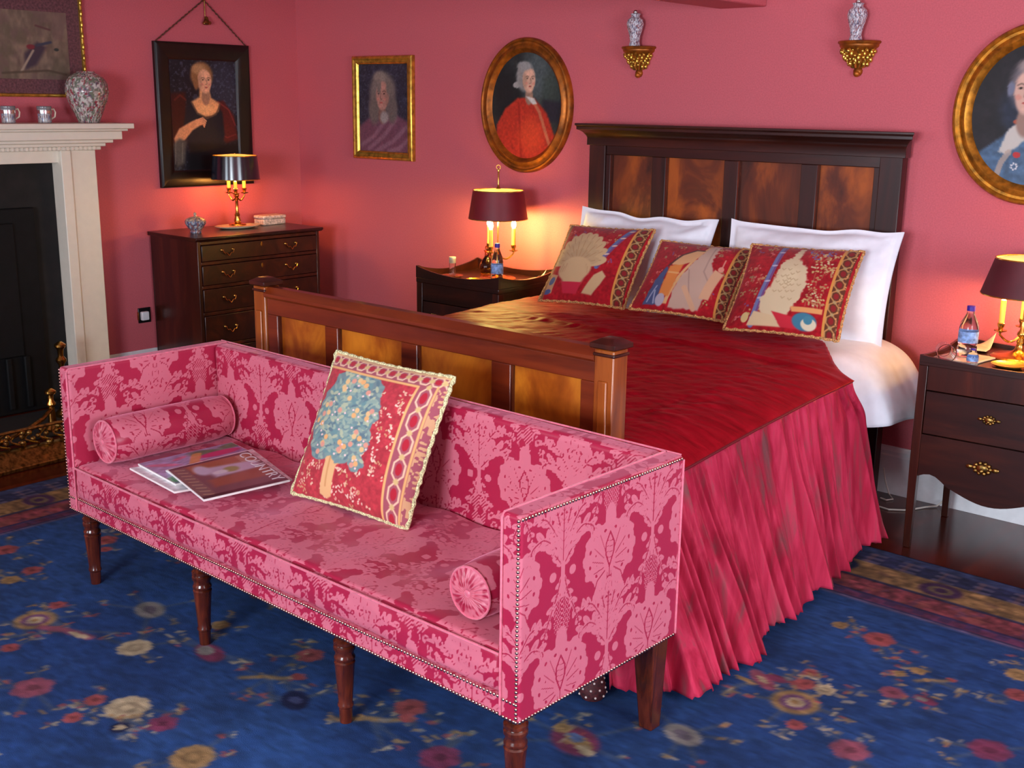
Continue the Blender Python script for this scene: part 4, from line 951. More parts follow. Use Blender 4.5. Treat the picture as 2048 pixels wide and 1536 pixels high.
p = mpaint(7, [(232, 232, 234), (214, 214, 220)]); magazine('plain white backed magazine directly beneath the top one on the sofa', [(2.735, -2.725), (2.745, -2.405), (3.09, -2.51), (3.06, -2.79)], zs + .014, .005, p)
# top magazine: u from bottom of cover to masthead runs towards the right-hand back
p = Paint(110, 130, (96, 74, 76), 1.2)
p.poly([(.18, .0), (.98, .0), (.98, .42), (.18, .36)], (150, 92, 52), .04); p.poly([(.30, .24), (.96, .34), (.92, .62), (.36, .62)], (186, 178, 200), .05); p.ell(.60, .46, .1, .1, (140, 150, 80), .4); p.ell(.46, .48, .1, .07, (214, 212, 220), .4)
p.poly([(.24, .66), (.98, .60), (.98, .92), (.24, .92)], (140, 84, 56), .05); p.ell(.3, .3, .1, .2, (190, 186, 206), .4); p.mix((p.u < .17) * .9, (110, 92, 84)); p.mix((p.v > 1.12) * .95, (28, 24, 26)); p.mix((p.v < .06) * .8, (52, 44, 60))
r = random.Random(5)
for k in range(9): p.line([(.05 + .0 * k, .10 + k * .12), (.14, .10 + k * .12 + .05)], .016, (186, 170, 130), .8)
for k in range(5): p.line([(.80 + .0 * k, .10 + .05 * k), (.90, .11 + .05 * k)], .014, (206, 190, 170), .8)
mg, A = magazine('top magazine of the sofa pile, brown interior cover with COUNTRY in white capitals', [(2.757, -2.733), (2.770, -2.440), (3.107, -2.532), (3.072, -2.813)], zs + .020, .006, p)
def text(name, body, size, mat, parent, org, xd, yd, ext=.0004, font_w=1.):
    c = bpy.data.curves.new(name, 'FONT'); c.body = body; c.size = size; c.extrude = ext; c.align_x = 'LEFT'
    tmp = bpy.data.objects.new(name, c); COL.objects.link(tmp); dg = bpy.context.evaluated_depsgraph_get(); me = bpy.data.meshes.new_from_object(tmp.evaluated_get(dg)); bpy.data.objects.remove(tmp)
    me.name = name; X_ = Vector(xd).normalized() * font_w; Y_ = Vector(yd).normalized(); Z_ = X_.normalized().cross(Y_)
    me.transform(Matrix((X_, Y_, Z_)).transposed().to_4x4()); me.transform(Matrix.Translation(org)); return link(name, me, mat, parent)
M['ink'] = simple('white_ink', (226, 222, 226), .4)
# masthead runs down the right-hand short edge (from the back corner to the front corner)
tr, br = A[1], A[2]; d = (br - tr).normalized(); inn = (A[0] - A[1]).normalized()
o_ = A[1] + d * .012 + inn * .045 + Vector((0, 0, .0068)); text('masthead_lettering', 'COUNTRY', .058, M['ink'], mg, tuple(o_), tuple(d), tuple(-inn), font_w=1.12)

# ================================================================== CHEST OF DRAWERS (left wall, under the dark portrait)
ch = thing('chest_of_drawers', 'dark mahogany chest of drawers with brass swan-neck handles below the black framed portrait', 'chest', (0, 0, 0))
CX0, CX1, CY0, CY1, CH = .0215, .478, -1.085, -.255, .852
q = MB(); q.box(CX0, CY0, .09, CX1, CY0 + .02, CH); q.box(CX0, CY1 - .02, .09, CX1, CY1, CH); q.box(CX0, CY0, .09, CX0 + .01, CY1, CH)
for z in (.09, .262, .445, .592, .722, .832): q.box(CX0, CY0 + .02, z, CX1 - .0, CY1 - .02, z + .018)
q.build('carcass', M['mah'], ch, bevel=.002)
MB().prism([(CX0 - .0, CH), (CX1 + .005, CH), (CX1 + .018, CH + .008), (CX1 + .022, CH + .014), (CX1 + .018, CH + .022), (CX0, CH + .022)], 'y', CY0 - .018, CY1 + .018).build('moulded_top', M['mah_h'], ch, bevel=.003)
q = MB(); 
for (a, b) in ((CY0, CY0 + .13), (CY1 - .13, CY1)): q.prism([(a, .001), (b, .001), (b, .05), ((a + b) / 2 + (.03 if a > -.6 else -.0) * 0, .09), (a, .09)] if 0 else [(a, .001), (b - (.04 if a == CY0 else 0), .001), (b, .09), (a, .09)], 'x', CX1 - .03, CX1 + .006)
q.box(CX0, CY0 - .004, .001, CX0 + .10, CY0 + .02, .09); q.box(CX1 - .1, CY0 - .004, .001, CX1 + .006, CY0 + .02, .09); q.box(CX0, CY0, .07, CX1, CY0 + .02, .09); q.build('bracket_feet', M['mah'], ch, bevel=.002)
def swan(parent, x, y, z, face='x', s=1., mat=None):
    # two rosettes and a drooping bail
    mb = MB()
    for e in (-1, 1):
        c = (x, y + e * .036 * s, z) if face == 'x' else (x + e * .036 * s, y, z)
        mb.sphere(c, .0085 * s, 10, 6); c2 = (x + .010, y + e * .036 * s, z) if face == 'x' else (x + e * .036 * s, y - .010, z); mb.sphere(c2, .0055 * s, 8, 6)
    pts = []
    for k in range(17):
        t = k / 16 * 2 - 1; w = .036 * s * t; dz = -.026 * s * (1 - abs(t) ** 2.2) - .006 * s * math.cos(t * PI * 2.5)
        pts.append((x + .012 + .004 * (1 - t * t), y + w, z + dz) if face == 'x' else (x + w, y - .012 - .004 * (1 - t * t), z + dz))
    mb.tube(pts, .0028 * s, 7); return mb.build('handle', mat or M['brass'], parent, smooth=True)
def escut(parent, x, y, z):
    mb = MB(); mb.lathe([(0, 0), (.009, 0), (.009, .002), (.003, .003), (0, .003)], 12, cap=False); o = mb.build('escutcheon', M['brass_d'], parent, smooth=True); o.matrix_local = Matrix.Translation((x, y, z)) @ Matrix.Rotation(PI / 2, 4, 'Y') @ Matrix.Diagonal((1.5, .8, 1, 1)); return o
for (a, b) in ((.74, .832), (.61, .722), (.463, .592), (.28, .445), (.108, .262)):
    d = thing; dm = MB().box(CX1 - .20, CY0 + .024, a + .003, CX1 + .004, CY1 - .024, b - .003).build('drawer', M['mah_h'], ch, bevel=.0025)
    z = (a + b) / 2 + .012
    swan(dm, CX1 + .005, CY0 + .185, z); swan(dm, CX1 + .005, CY1 - .215, z); escut(dm, CX1 + .004, (CY0 + CY1) / 2 - .0, z + .012)

# ================================================================== BEDSIDE COMMODES
def arcs(x0, x1, z_end, z_mid, n=24):
    # serpentine lower edge of the apron: up at the legs, sagging lobe in the middle
    return [(x0 + (x1 - x0) * k / n, z_end + (z_mid - z_end) * (.5 - .5 * math.cos(2 * PI * k / n)) ** 1.1 + .018 * math.sin(PI * min(1, k / n * 5 if k < n / 2 else (1 - k / n) * 5))) for k in range(n + 1)]
def gallery(parent, x0, y0, x1, y1, z, h0, dip):
    n = 20
    def run(ax, fix, a, b, w0, w1):
        top = [(a + (b - a) * k / n, z + h0 - dip * math.sin(PI * k / n) ** .8) for k in range(n + 1)]
        q = MB()
        for k in range(n):
            (p0, t0), (p1, t1) = top[k], top[k + 1]
            if ax == 'x': q.hexa([(p0, w0, z), (p1, w0, z), (p1, w1, z), (p0, w1, z)], [(p0, w0, t0), (p1, w0, t1), (p1, w1, t1), (p0, w1, t0)])
            else: q.hexa([(w0, p0, z), (w1, p0, z), (w1, p1, z), (w0, p1, z)], [(w0, p0, t0), (w1, p0, t0), (w1, p1, t1), (w0, p1, t1)])
        q.build('gallery_side', M['mah_h'], parent, bevel=0)
    run('x', 0, x0, x1, y0, y0 + .010); run('x', 0, x0, x1, y1 - .010, y1); run('y', 0, y0 + .011, y1 - .011, x0, x0 + .010); run('y', 0, y0 + .011, y1 - .011, x1 - .010, x1)
# right-hand commode, local frame: x 0.., y 0 (front) .. depth
RWD, RDP = .58, .46
rc = thing('bedside_commode', 'dark mahogany bedside commode with serpentine apron and brass pulls, right of the bed', 'bedside cabinet', (4.232, -.572, 0), math.radians(3.0), 'tray-top bedside commodes')
for (x, y) in ((0, 0), (RWD - .032, 0), (0, RDP - .032), (RWD - .032, RDP - .032)):
    q = MB(); q.hexa([(x + .004, y + .004, .0008), (x + .028, y + .004, .0008), (x + .028, y + .028, .0008), (x + .004, y + .028, .0008)], [(x, y, .33), (x + .032, y, .33), (x + .032, y + .032, .33), (x, y + .032, .33)]); q.box(x, y, .33, x + .032, y + .032, .70); q.build('leg', M['mah'], rc, bevel=.002)
q = MB(); q.box(.004, .0322, .30, .014, RDP - .0322, .70); q.box(RWD - .014, .0322, .30, RWD - .004, RDP - .0322, .70); q.box(.0322, RDP - .014, .30, RWD - .0322, RDP - .004, .70); q.build('side_panel', M['mah_h'], rc)
MB().box(.0, .0, .7005, RWD, RDP, .712).build('top_board', M['mah_h'], rc, bevel=.001)
gallery(rc, .0, .0, RWD, RDP, .712, .026, .014)
ap = [(.032, .42)] + arcs(.032, RWD - .032, .285, .222)[::1] + [(RWD - .032, .42)]
ap = [(.0325, .445)] + arcs(.0325, RWD - .0325, .285, .222) + [(RWD - .0325, .445)]
d1 = MB().prism(ap, 'y', .004, .022).build('drawer', M['mah_h'], rc)
d2 = MB().box(.034, .003, .449, RWD - .034, .20, .608).build('drawer', M['mah_h'], rc, bevel=.002)
MB().box(.0325, .006, .611, RWD - .0325, .02, .70).build('frieze', M['mah'], rc, bevel=.001)
def rosette(parent, x, z, s, name='handle'):
    mb = MB(); mb.sphere((x, -.004, z), .020 * s, 14, 8, sx=1.15, sy=.35, sz=.8)
    for k in range(10):
        a = k * 2 * PI / 10; mb.sphere((x + .026 * s * math.cos(a), -.005, z + .018 * s * math.sin(a)), .0075 * s, 8, 6, sy=.7)
    for e in (-1, 1): mb.sphere((x + e * .042 * s, -.004, z), .008 * s, 8, 6, sx=1.6, sy=.5)
    mb.sphere((x, -.010, z - .008 * s), .009 * s, 10, 8)
    return mb.build(name, M['brass_d'], parent, smooth=True)
rosette(d2, .262, .540, .72); rosette(d1, .258, .362, 1.05)

# left-hand commode, between the chest and the bed
lc = thing('bedside_commode', 'dark mahogany tray-top bedside commode with panelled door, left of the bed', 'bedside cabinet', (1.575, -.520, 0), 0, 'tray-top bedside commodes')
LW, LD = .565, .46
for (x, y) in ((0, 0), (LW - .04, 0), (0, LD - .04), (LW - .04, LD - .04)): MB().box(x, y, .0008, x + .04, y + .04, .70).build('leg', M['mah'], lc, bevel=.002)
q = MB(); q.box(.004, .0402, .14, .016, LD - .0402, .70); q.box(LW - .016, .0402, .14, LW - .004, LD - .0402, .70); q.box(.0402, LD - .016, .14, LW - .0402, LD - .004, .70); q.box(.016, .016, .14, LW - .016, LD - .016, .155); q.build('side_panel', M['mah_h'], lc)
MB().box(-.002, -.002, .7005, LW + .002, LD + .002, .725).build('top_board', M['mah_h'], lc, bevel=.003)
gallery(lc, -.002, -.002, LW + .002, LD + .002, .7252, .060, .034)
MB().box(.0405, .004, .61, LW - .0405, .02, .70).build('frieze', M['mah_h'], lc, bevel=.001)
dr = MB().box(.042, .004, .16, LW - .042, .020, .606).build('door', M['bed_head'], lc, bevel=.002)
MB().box(.10, .0005, .22, LW - .10, .006, .55).build('door_panel', M['leg'], dr, bevel=.004)
MB().sphere((LW - .06, -.008, .40), .010, 12, 8).build('knob', M['brass_d'], dr, smooth=True)

# ================================================================== CANDELABRUM LAMPS
def lamp(label, loc, rz, zshade, rb, rt, hs, smat, finial, R=.070, base=.095, ccol='candle', group='three-candle tole shade lamps', zc=.14, zarm=.10, bulb='bulb'):
    t = thing('table_lamp', label, 'lamp', loc, rz, group)
    MB().lathe([(base, 0), (base, .004), (base * .92, .009), (base * .6, .010), (base * .35, .018), (.020, .030), (.013, .05), (.016, .06), (.010, .075), (.009, zarm - .01), (.016, zarm), (.016, zarm + .008), (.008, zarm + .02), (.006, zarm + .05)], 28).build('base', M['brass'], t, smooth=True)
    MB().tube([(0, 0, zarm), (0, 0, zshade + hs + .012)], .0036, 10).build('stem', M['brass'], t, smooth=True)
    for k in range(3):
        a = 2 * PI * k / 3 + .5; c, s = math.cos(a), math.sin(a); q = MB()
        pts = [(c * R * u, s * R * u, zarm + .004 - .028 * math.sin(PI * u) + (zc - zarm) * u * .0) for u in np.linspace(.1, 1, 10)]
        q.tube(pts + [(c * R, s * R, zarm + .02)], .0042, 8); q.lathe([(.006, 0), (.022, .006), (.023, .009), (.008, .010), (.009, .018), (.013, .026), (.013, .034), (.010, .036), (0, .036)], 16, (c * R, s * R, zarm + .012))
        A = q.build('candle_arm', M['brass'], t, smooth=True)
        z0 = zarm + .046; MB().lathe([(.0098, 0), (.0098, zc), (.006, zc + .002), (0, zc + .002)], 16, (c * R, s * R, z0)).build('candle_sleeve', M[ccol], A, smooth=True)
        zz = z0 + zc + .003; MB().lathe([(.005, 0), (.010, .008), (.0115, .018), (.009, .030), (.004, .042), (0, .046)], 14, (c * R, s * R, zz), cap=False).build('bulb', M[bulb], A, smooth=True)
    th = .0018; S = MB().lathe([(rb, 0), (rt, hs), (rt - th, hs), (rb - th, 0), (rb, 0)], 64, (0, 0, zshade), cap=False).build('lamp_shade', smat, t, smooth=True)
    S.data.materials.append(M['shade_in'])
    for p in S.data.polygons:
        n = p.normal; c = p.center
        if n.x * c.x + n.y * c.y < 0: p.material_index = 1
    q = MB(); q.lathe([(rb + .001, -.002), (rb + .0015, .002), (rb - .003, .002), (rb - .003, -.002), (rb + .001, -.002)], 64, (0, 0, zshade), cap=False); q.lathe([(rt + .001, -.002), (rt + .0015, .002), (rt - .003, .002), (rt - .003, -.002), (rt + .001, -.002)], 64, (0, 0, zshade + hs), cap=False)
    q.build('shade_rim', M['gold_y'], S, smooth=True)
    q = MB()
    for k in range(3): a = 2 * PI * k / 3 + 1.2; q.tube([(0, 0, zshade + hs - .012), (math.cos(a) * (rt - .004), math.sin(a) * (rt - .004), zshade + hs - .012)], .0016, 6)
    q.lathe([(0, -.004), (.010, -.004), (.010, .004), (0, .004)], 12, (0, 0, zshade + hs - .012)); q.build('spider', M['brass'], S)
    MB().lathe([(rt - .004, hs - .005), (rt * .8, hs + .001), (rt * .5, hs + .006), (rt * .2, hs + .009), (.005, hs + .009), (.005, hs + .0075), (rt * .2, hs + .0075), (rt * .5, hs + .0045), (rt * .8, hs - .0005), (rt - .004, hs - .0065)], 48, (0, 0, zshade), cap=False).build('added_dome', M['added_dome'], S, smooth=True)  # added dome: catches bulb light so the open shade top looks bright
    if finial:
        q = MB(); q.lathe([(.012, 0), (.012, .006), (.006, .014), (.0045, .03), (.0040, finial - .03), (.007, finial - .02), (.004, finial - .012)], 14, (0, 0, zshade + hs + .004)); zz = zshade + hs + finial
        q.tube([(.011 * math.cos(u), 0, zz + .011 * math.sin(u)) for u in np.linspace(0, 2 * PI, 16)[:-1]], .0022, 6, closed=True); q.build('finial', M['brass'], t, smooth=True)
    return t
lamp('lit brass three-candle lamp with a burgundy shade, on the commode left of the bed', (1.90, -.262, .7255), .3, .305, .150, .128, .140, M['shade_red'], .115, R=.080, zc=.085, zarm=.125, bulb='bulb2')
lamp('lit brass lamp with a black shade on the chest of drawers below the dark portrait', (.215, -.635, .891), .9, .262, .137, .125, .132, M['shade_black'], .0, R=.050, base=.05, zc=.040, zarm=.165)
lamp('lit brass lamp with a dull burgundy shade on the commode at the right edge', (4.475, -.255, .7125), 1.4, .235, .157, .118, .130, M['shade_red2'], .0, R=.085, base=.10, zc=.085, zarm=.085, bulb='bulb3')

# ================================================================== PILLOWS
def pillow(label, loc, rx, ry, rz, w, h, T, seed, ear=.05):
    n, m = 90, 64; A, B = np.meshgrid(np.linspace(-1, 1, n), np.linspace(-1, 1, m))
    cx = w / 2 * A * (1 - ear * (1 - B ** 2)); cz = -h / 2 * B * (1 - ear * (1 - A ** 2) * 1.3)
    a, b = np.clip(np.abs(A) / .93, 0, 1), np.clip(np.abs(B) / .92, 0, 1)
    th = .003 + T / 2 * ((1 - a ** 2.4) * (1 - b ** 2.4)) ** .55
    wr = .010 * fbm(A * 2.2, B * 2.2, 0, seed, 3) + .006 * vnoise(A * 3 + B * 5, B * 2, 0, seed + 3) * (a + b)
    V1 = np.stack([cx, -th - wr * (th > .01), cz + .012 * vnoise(A * 3, 0, 0, seed) * b], -1).reshape(-1, 3); V2 = np.stack([cx, th + wr * .5 * (th > .01), cz + .012 * vnoise(A * 3, 0, 0, seed) * b], -1).reshape(-1, 3)
    o = fast('bed_pillow', np.concatenate([V1, V2]), np.concatenate([gidx(n, m, 0, True), gidx(n, m, n * m, False)]), M['linen'])
    tag(o, label, 'pillow', 'white pillows against the headboard')
    o.matrix_world = Matrix.Translation(loc) @ Matrix.Rotation(rz, 4, 'Z') @ Matrix.Rotation(ry, 4, 'Y') @ Matrix.Rotation(rx, 4, 'X'); return o
pillow('left white cotton pillow standing behind the left and middle tapestry cushions', (2.735, -.225, .892), -.30, .02, .04, .74, .45, .16, 1)
pillow('right white cotton pillow standing behind the right tapestry cushion', (3.580, -.232, .885), -.28, -.005, .05, .76, .50, .17, 5)

# ================================================================== SMALL THINGS
def lathe_col(name, prof, c, seg, rows, mat, parent, fn):
    # turned body with a painted surface: prof is resampled by height along the outline
    pr = np.array(prof); L = np.concatenate([[0], np.cumsum(np.hypot(*np.diff(pr, axis=0).T))]); s = np.linspace(0, L[-1], rows)
    R = np.interp(s, L, pr[:, 0]); Zz = np.interp(s, L, pr[:, 1]); U, K = np.meshgrid(np.arange(seg) / seg, np.linspace(0, 1, rows))
    V = np.stack([c[0] + R[:, None] * np.cos(2 * PI * U), c[1] + R[:, None] * np.sin(2 * PI * U), c[2] + Zz[:, None] + 0 * U], -1).reshape(-1, 3)
    return fast(name, V, gidx(seg, rows, 0, False, True), mat, parent, col=lin(fn(U, K)).reshape(-1, 3))
def famille(cols, base, f=9, seed=1, th=.05):
    def fn(U, K):
        x, y = np.cos(2 * PI * U) * f * .35, np.sin(2 * PI * U) * f * .35; c = np.ones(U.shape + (3,)) * np.array(base, float)
        for i, cc in enumerate(cols):
            n = vnoise(x * 2.3, y * 2.3, K * f * 1.7, seed + i * 3.3) + .5 * vnoise(x * 5, y * 5, K * f * 3.6, seed + i * 1.7); m = sst(th, th + .18, n)[..., None]; c = c * (1 - m) + np.array(cc, float) * m
        return c
    return fn
# mantelshelf
v = thing('porcelain_vase', 'large rounded porcelain vase speckled pink, grey and red, at the end of the mantelshelf', 'vase', (.13, -1.462, 1.4685))
lathe_col('vase_body', [(0, .0), (.052, 0), (.054, .008), (.072, .05), (.098, .11), (.108, .155), (.104, .195), (.086, .228), (.060, .244), (.046, .250), (.044, .256), (.038, .256), (.036, .24)], (0, 0, 0), 130, 110, M['chinap'], v, famille([(150, 96, 110), (96, 92, 104), (150, 52, 64), (206, 200, 190), (112, 118, 100)], (172, 160, 152), 15, 2, .12))
def mug(y, label):
    t = thing('mug', label, 'mug', (.13, y, 1.4685), 0, 'silver banded mugs on the mantelshelf')
    lathe_col('mug_body', [(0, .001), (.030, 0), (.033, .006), (.032, .012), (.034, .06), (.036, .078), (.035, .082), (.032, .080), (.030, .012), (0, .01)], (0, 0, 0), 48, 60, M['chinap'], t, lambda U, K: np.where(((K > .45) & (K < .62))[..., None], np.array([120, 120, 122.]), famille([(110, 120, 150), (120, 100, 104)], (188, 186, 184), 8, 4, .15)(U, K)))
    MB().tube([(0, .032, .064), (0, .050, .068), (0, .058, .052), (0, .054, .03), (0, .033, .018)], .0042, 8).build('handle', M['china'], t, smooth=True)
    MB().lathe([(.0345, .045), (.0362, .046), (.0368, .062), (.0355, .063)], 40, cap=False).build('silver_band', M['silver'], t, smooth=True)
mug(-1.885, 'china mug with a silver band at the left edge of the photo on the mantelshelf'); mug(-1.700, 'china mug with a silver band, nearer to the big vase on the mantelshelf')
# chest top things
b = thing('lidded_bowl', 'small blue and white lidded porcelain bowl at the near corner of the chest of drawers', 'bowl', (.275, -.955, .8745))
lathe_col('bowl_body', [(0, 0), (.030, 0), (.032, .010), (.028, .014), (.042, .030), (.056, .052), (.058, .068), (.055, .068), (.03, .03), (0, .02)], (0, 0, 0), 64, 60, M['chinap'], b, famille([(70, 88, 130), (100, 96, 120), (150, 100, 96)], (176, 182, 190), 9, 6, .1))
lathe_col('lid', [(.056, .069), (.050, .078), (.030, .088), (.010, .092), (.006, .096), (.009, .104), (.006, .112), (0, .114)], (0, 0, 0), 64, 40, M['chinap'], b, famille([(90, 100, 130), (170, 140, 110)], (206, 190, 168), 8, 7, .12))
MB().sphere((0, 0, .106), .008, 12, 8).build('lid_knob', M['gold_y'], b, smooth=True)
d = thing('oval_dish', 'cream oval dish under the black-shaded lamp', 'dish', (.215, -.635, .8745))
MB().lathe([(0, 0), (.06, 0), (.075, .002), (.105, .012), (.108, .016), (.104, .0165), (.074, .007), (.06, .005), (0, .005)], 48, sx=.82, sy=1.35).build('dish_body', M['china'], d, smooth=True)
bx = thing('trinket_box', 'pale marbled rectangular lidded box at the far end of the chest of drawers', 'box', (.16, -.365, .8745), math.radians(4))
M['marble'] = simple('pale_marbled_china', (206, 186, 176), .3, ns=70, var=.22, coat=.4)
MB().box(-.045, -.085, 0, .045, .085, .034).build('box_body', M['marble'], bx, bevel=.006); MB().box(-.048, -.088, .0345, .048, .088, .056).build('lid', M['marble'], bx, bevel=.008)
# left commode things
ZT_ = .7255
def flower_tumbler(x, y, z, label):
    t = thing('glass_tumbler', label, 'glass', (x, y, z)); MB().lathe([(0, 0), (.016, 0), (.0165, .003), (.017, .055), (.0185, .085), (.0175, .085), (.0155, .055), (.015, .006), (0, .006)], 24, cap=False).build('tumbler', M['glass'], t, smooth=True)
    MB().lathe([(0, .06), (.0165, .06), (.0175, .082), (.018, .092), (0, .094)], 20, cap=False).build('candle', M['china'], t, smooth=True); return t
flower_tumbler(1.700, -.385, ZT_ + .012, 'slender glass holding a cream candle, on the left commode')
t = thing('saucer', 'small pale gilt saucer under the slender glass on the left commode', 'saucer', (1.700, -.385, ZT_)); MB().lathe([(0, 0), (.03, 0), (.055, .008), (.056, .0095), (.03, .003), (0, .0115), (.0, .0115)], 32).build('saucer_body', M['brass'], t, smooth=True)
def bottle(x, y, z, h, r, label):
    t = thing('water_bottle', label, 'bottle', (x, y, z), 0, 'plastic water bottles')
    MB().lathe([(0, 0), (r * .9, 0), (r, .008), (r, h * .18), (r * .93, h * .22), (r, h * .26), (r, h * .56), (r * .86, h * .68), (r * .42, h * .84), (r * .38, h * .90), (r * .38, h * .91), (0, h * .91)], 28).build('bottle_body', M['plastic'], t, smooth=True)
    MB().lathe([(r * 1.02, h * .28), (r * 1.03, h * .28), (r * 1.03, h * .50), (r * 1.02, h * .50)], 28, cap=False).build('label_band', M['blue_label'], t, smooth=True)
    MB().lathe([(0, h * .90), (r * .44, h * .90), (r * .44, h * .99), (r * .38, h), (0, h)], 20).build('cap', M['cap'], t, smooth=True); return t
bottle(2.035, -.415, ZT_, .205, .030, 'small clear water bottle with a blue label on the commode left of the bed')
t = thing('brass_dish', 'little round brass dish in front of the burgundy-shaded lamp left of the bed', 'dish', (1.885, -.415, ZT_)); MB().lathe([(0, 0), (.035, 0), (.046, .010), (.047, .012), (.034, .004), (0, .004)], 32).build('dish_body', M['gold_y'], t, smooth=True)
def papers(x, y, z, rz, w, h, t_, label, mat, curl=.03, name='booklet'):
    n = 20; U, W = np.meshgrid(np.linspace(-1, 1, n), np.linspace(-1, 1, n)); P = np.stack([U * w / 2, W * h / 2, t_ + curl * np.maximum(0, W * .6 + U * .4 - .3) ** 1.5], -1)
    o = thick(name, P, n, n, t_, mat); o.location = (x, y, z); o.rotation_euler = (0, 0, rz); tag(o, label, 'booklet'); return o
papers(2.065, -.270, ZT_ + .001, -.15, .09, .18, .004, 'cream booklet with a lifted page near the bed side of the left commode', M['china'], .05)
papers(2.06, -.145, ZT_ + .001, .1, .06, .10, .004, 'small folded cream leaflet at the back of the left commode', M['paper'], .08, 'leaflet')
t = thing('decanter', 'small amber glass decanter behind the lamp on the left commode', 'decanter', (1.735, -.16, ZT_)); M['amber'] = glass('amber_glass', (196, 120, 50), .05)
MB().lathe([(0, 0), (.034, 0), (.040, .01), (.040, .05), (.024, .075), (.014, .09), (.013, .11), (.019, .118), (.019, .121), (0, .121)], 28).build('decanter_body', M['amber'], t, smooth=True)
MB().sphere((0, 0, .134), .013, 14, 10).build('stopper', M['amber'], t, smooth=True)
# right commode things
ZR = .7125
bottle(4.335, -.400, ZR + .010, .185, .034, 'water bottle with a violet cap on the commode right of the bed')
t = thing('serving_tray', 'pale folded napkin tray beneath the water bottle on the right commode', 'tray', (4.335, -.415, ZR), -.15)
MB().box(-.075, -.085, 0, .075, .085, .008).build('tray_body', M['china'], t, bevel=.003)
t = thing('glass_tumbler', 'upturned clear glass tumbler lying at the near left corner of the right commode', 'glass', (4.275, -.470, ZR + .0365), .5)
o = MB().lathe([(0, 0), (.026, 0), (.028, .004), (.033, .095), (.031, .095), (.026, .008), (0, .008)], 28, cap=False).build('tumbler', M['glass'], t, smooth=True); o.rotation_euler = (math.radians(88), 0, 0)
bottle(4.395, -.505, ZR, .062, .020, 'tiny squat blue-capped bottle in front of the tall bottle on the right commode')
papers(4.318, -.205, ZR + .002, .1, .07, .13, .006, 'cream open booklet leaning behind the lamp on the right commode', M['china'], .09)
t = thing('brass_dish', 'shallow round brass dish in front of the lamp on the right commode', 'dish', (4.50, -.44, ZR), 0); MB().lathe([(0, 0), (.04, 0), (.058, .010), (.059, .012), (.04, .004), (0, .004)], 36).build('dish_body', M['gold_y'], t, smooth=True)
# socket and plug
s_ = thing('wall_socket', 'black double wall socket with a white plug, left of the chest of drawers', 'socket', (.0006, -1.139, .402))
MB().box(0, -.043, -.043, .008, .035, .043).build('socket_plate', M['socket'], s_, bevel=.003); MB().box(.0082, -.034, -.026, .034, .012, .024).build('plug', M['skirting'], s_, bevel=.006); MB().box(.0005, -.046, -.024, .014, -.0431, .022).build('socket_edge', M['brass_d'], s_)
# cable on the floor
tag(MB().tube([(3.915, -.16, .02), (3.93, -.19, .006), (3.97, -.215, .005), (4.03, -.225, .005), (4.09, -.18, .005), (4.13, -.09, .005), (4.16, -.05, .006), (4.18, -.035, .03)], .0035, 8).build('power_cable', M['cable'], smooth=True), 'thin white power cable looping over the floorboards between bed and right commode', 'cable')
tag(MB().tube([(3.925, -.06, .12), (3.935, -.05, .06), (3.96, -.06, .012), (3.99, -.09, .005), (3.975, -.12, .005), (3.945, -.11, .005)], .003, 8).build('power_cable', M['cable'], smooth=True), 'short white flex dropping beside the headboard foot to the floor', 'cable')
# beaded tassel on the rug below the sofa end
t = thing('beaded_tassel', 'dark red tassel studded with pale beads, hanging to the rug behind the sofa', 'tassel', (4.082, -2.275, .013)); M['maroon'] = simple('maroon_cord', (62, 18, 22), .7, ns=120, var=.4, bmp=.4); M['bead'] = simple('pearly_bead', (214, 196, 188), .2, ns=20, var=.05, coat=.5)
MB().lathe([(0, 0), (.030, .003), (.038, .018), (.036, .04), (.028, .065), (.018, .085), (.012, .095), (.016, .105), (.010, .118), (0, .12)], 24).build('tassel_body', M['maroon'], t, smooth=True)
mb = MB()
for (z, r, n, o) in ((.018, .038, 9, 0), (.038, .036, 9, .35), (.058, .031, 8, 0), (.076, .022, 6, .3)):
    for k in range(n): a = 2 * PI * k / n + o; mb.sphere((r * math.cos(a), r * math.sin(a), z), .0035, 8, 6)
mb.build('beads', M['bead'], t, smooth=True)
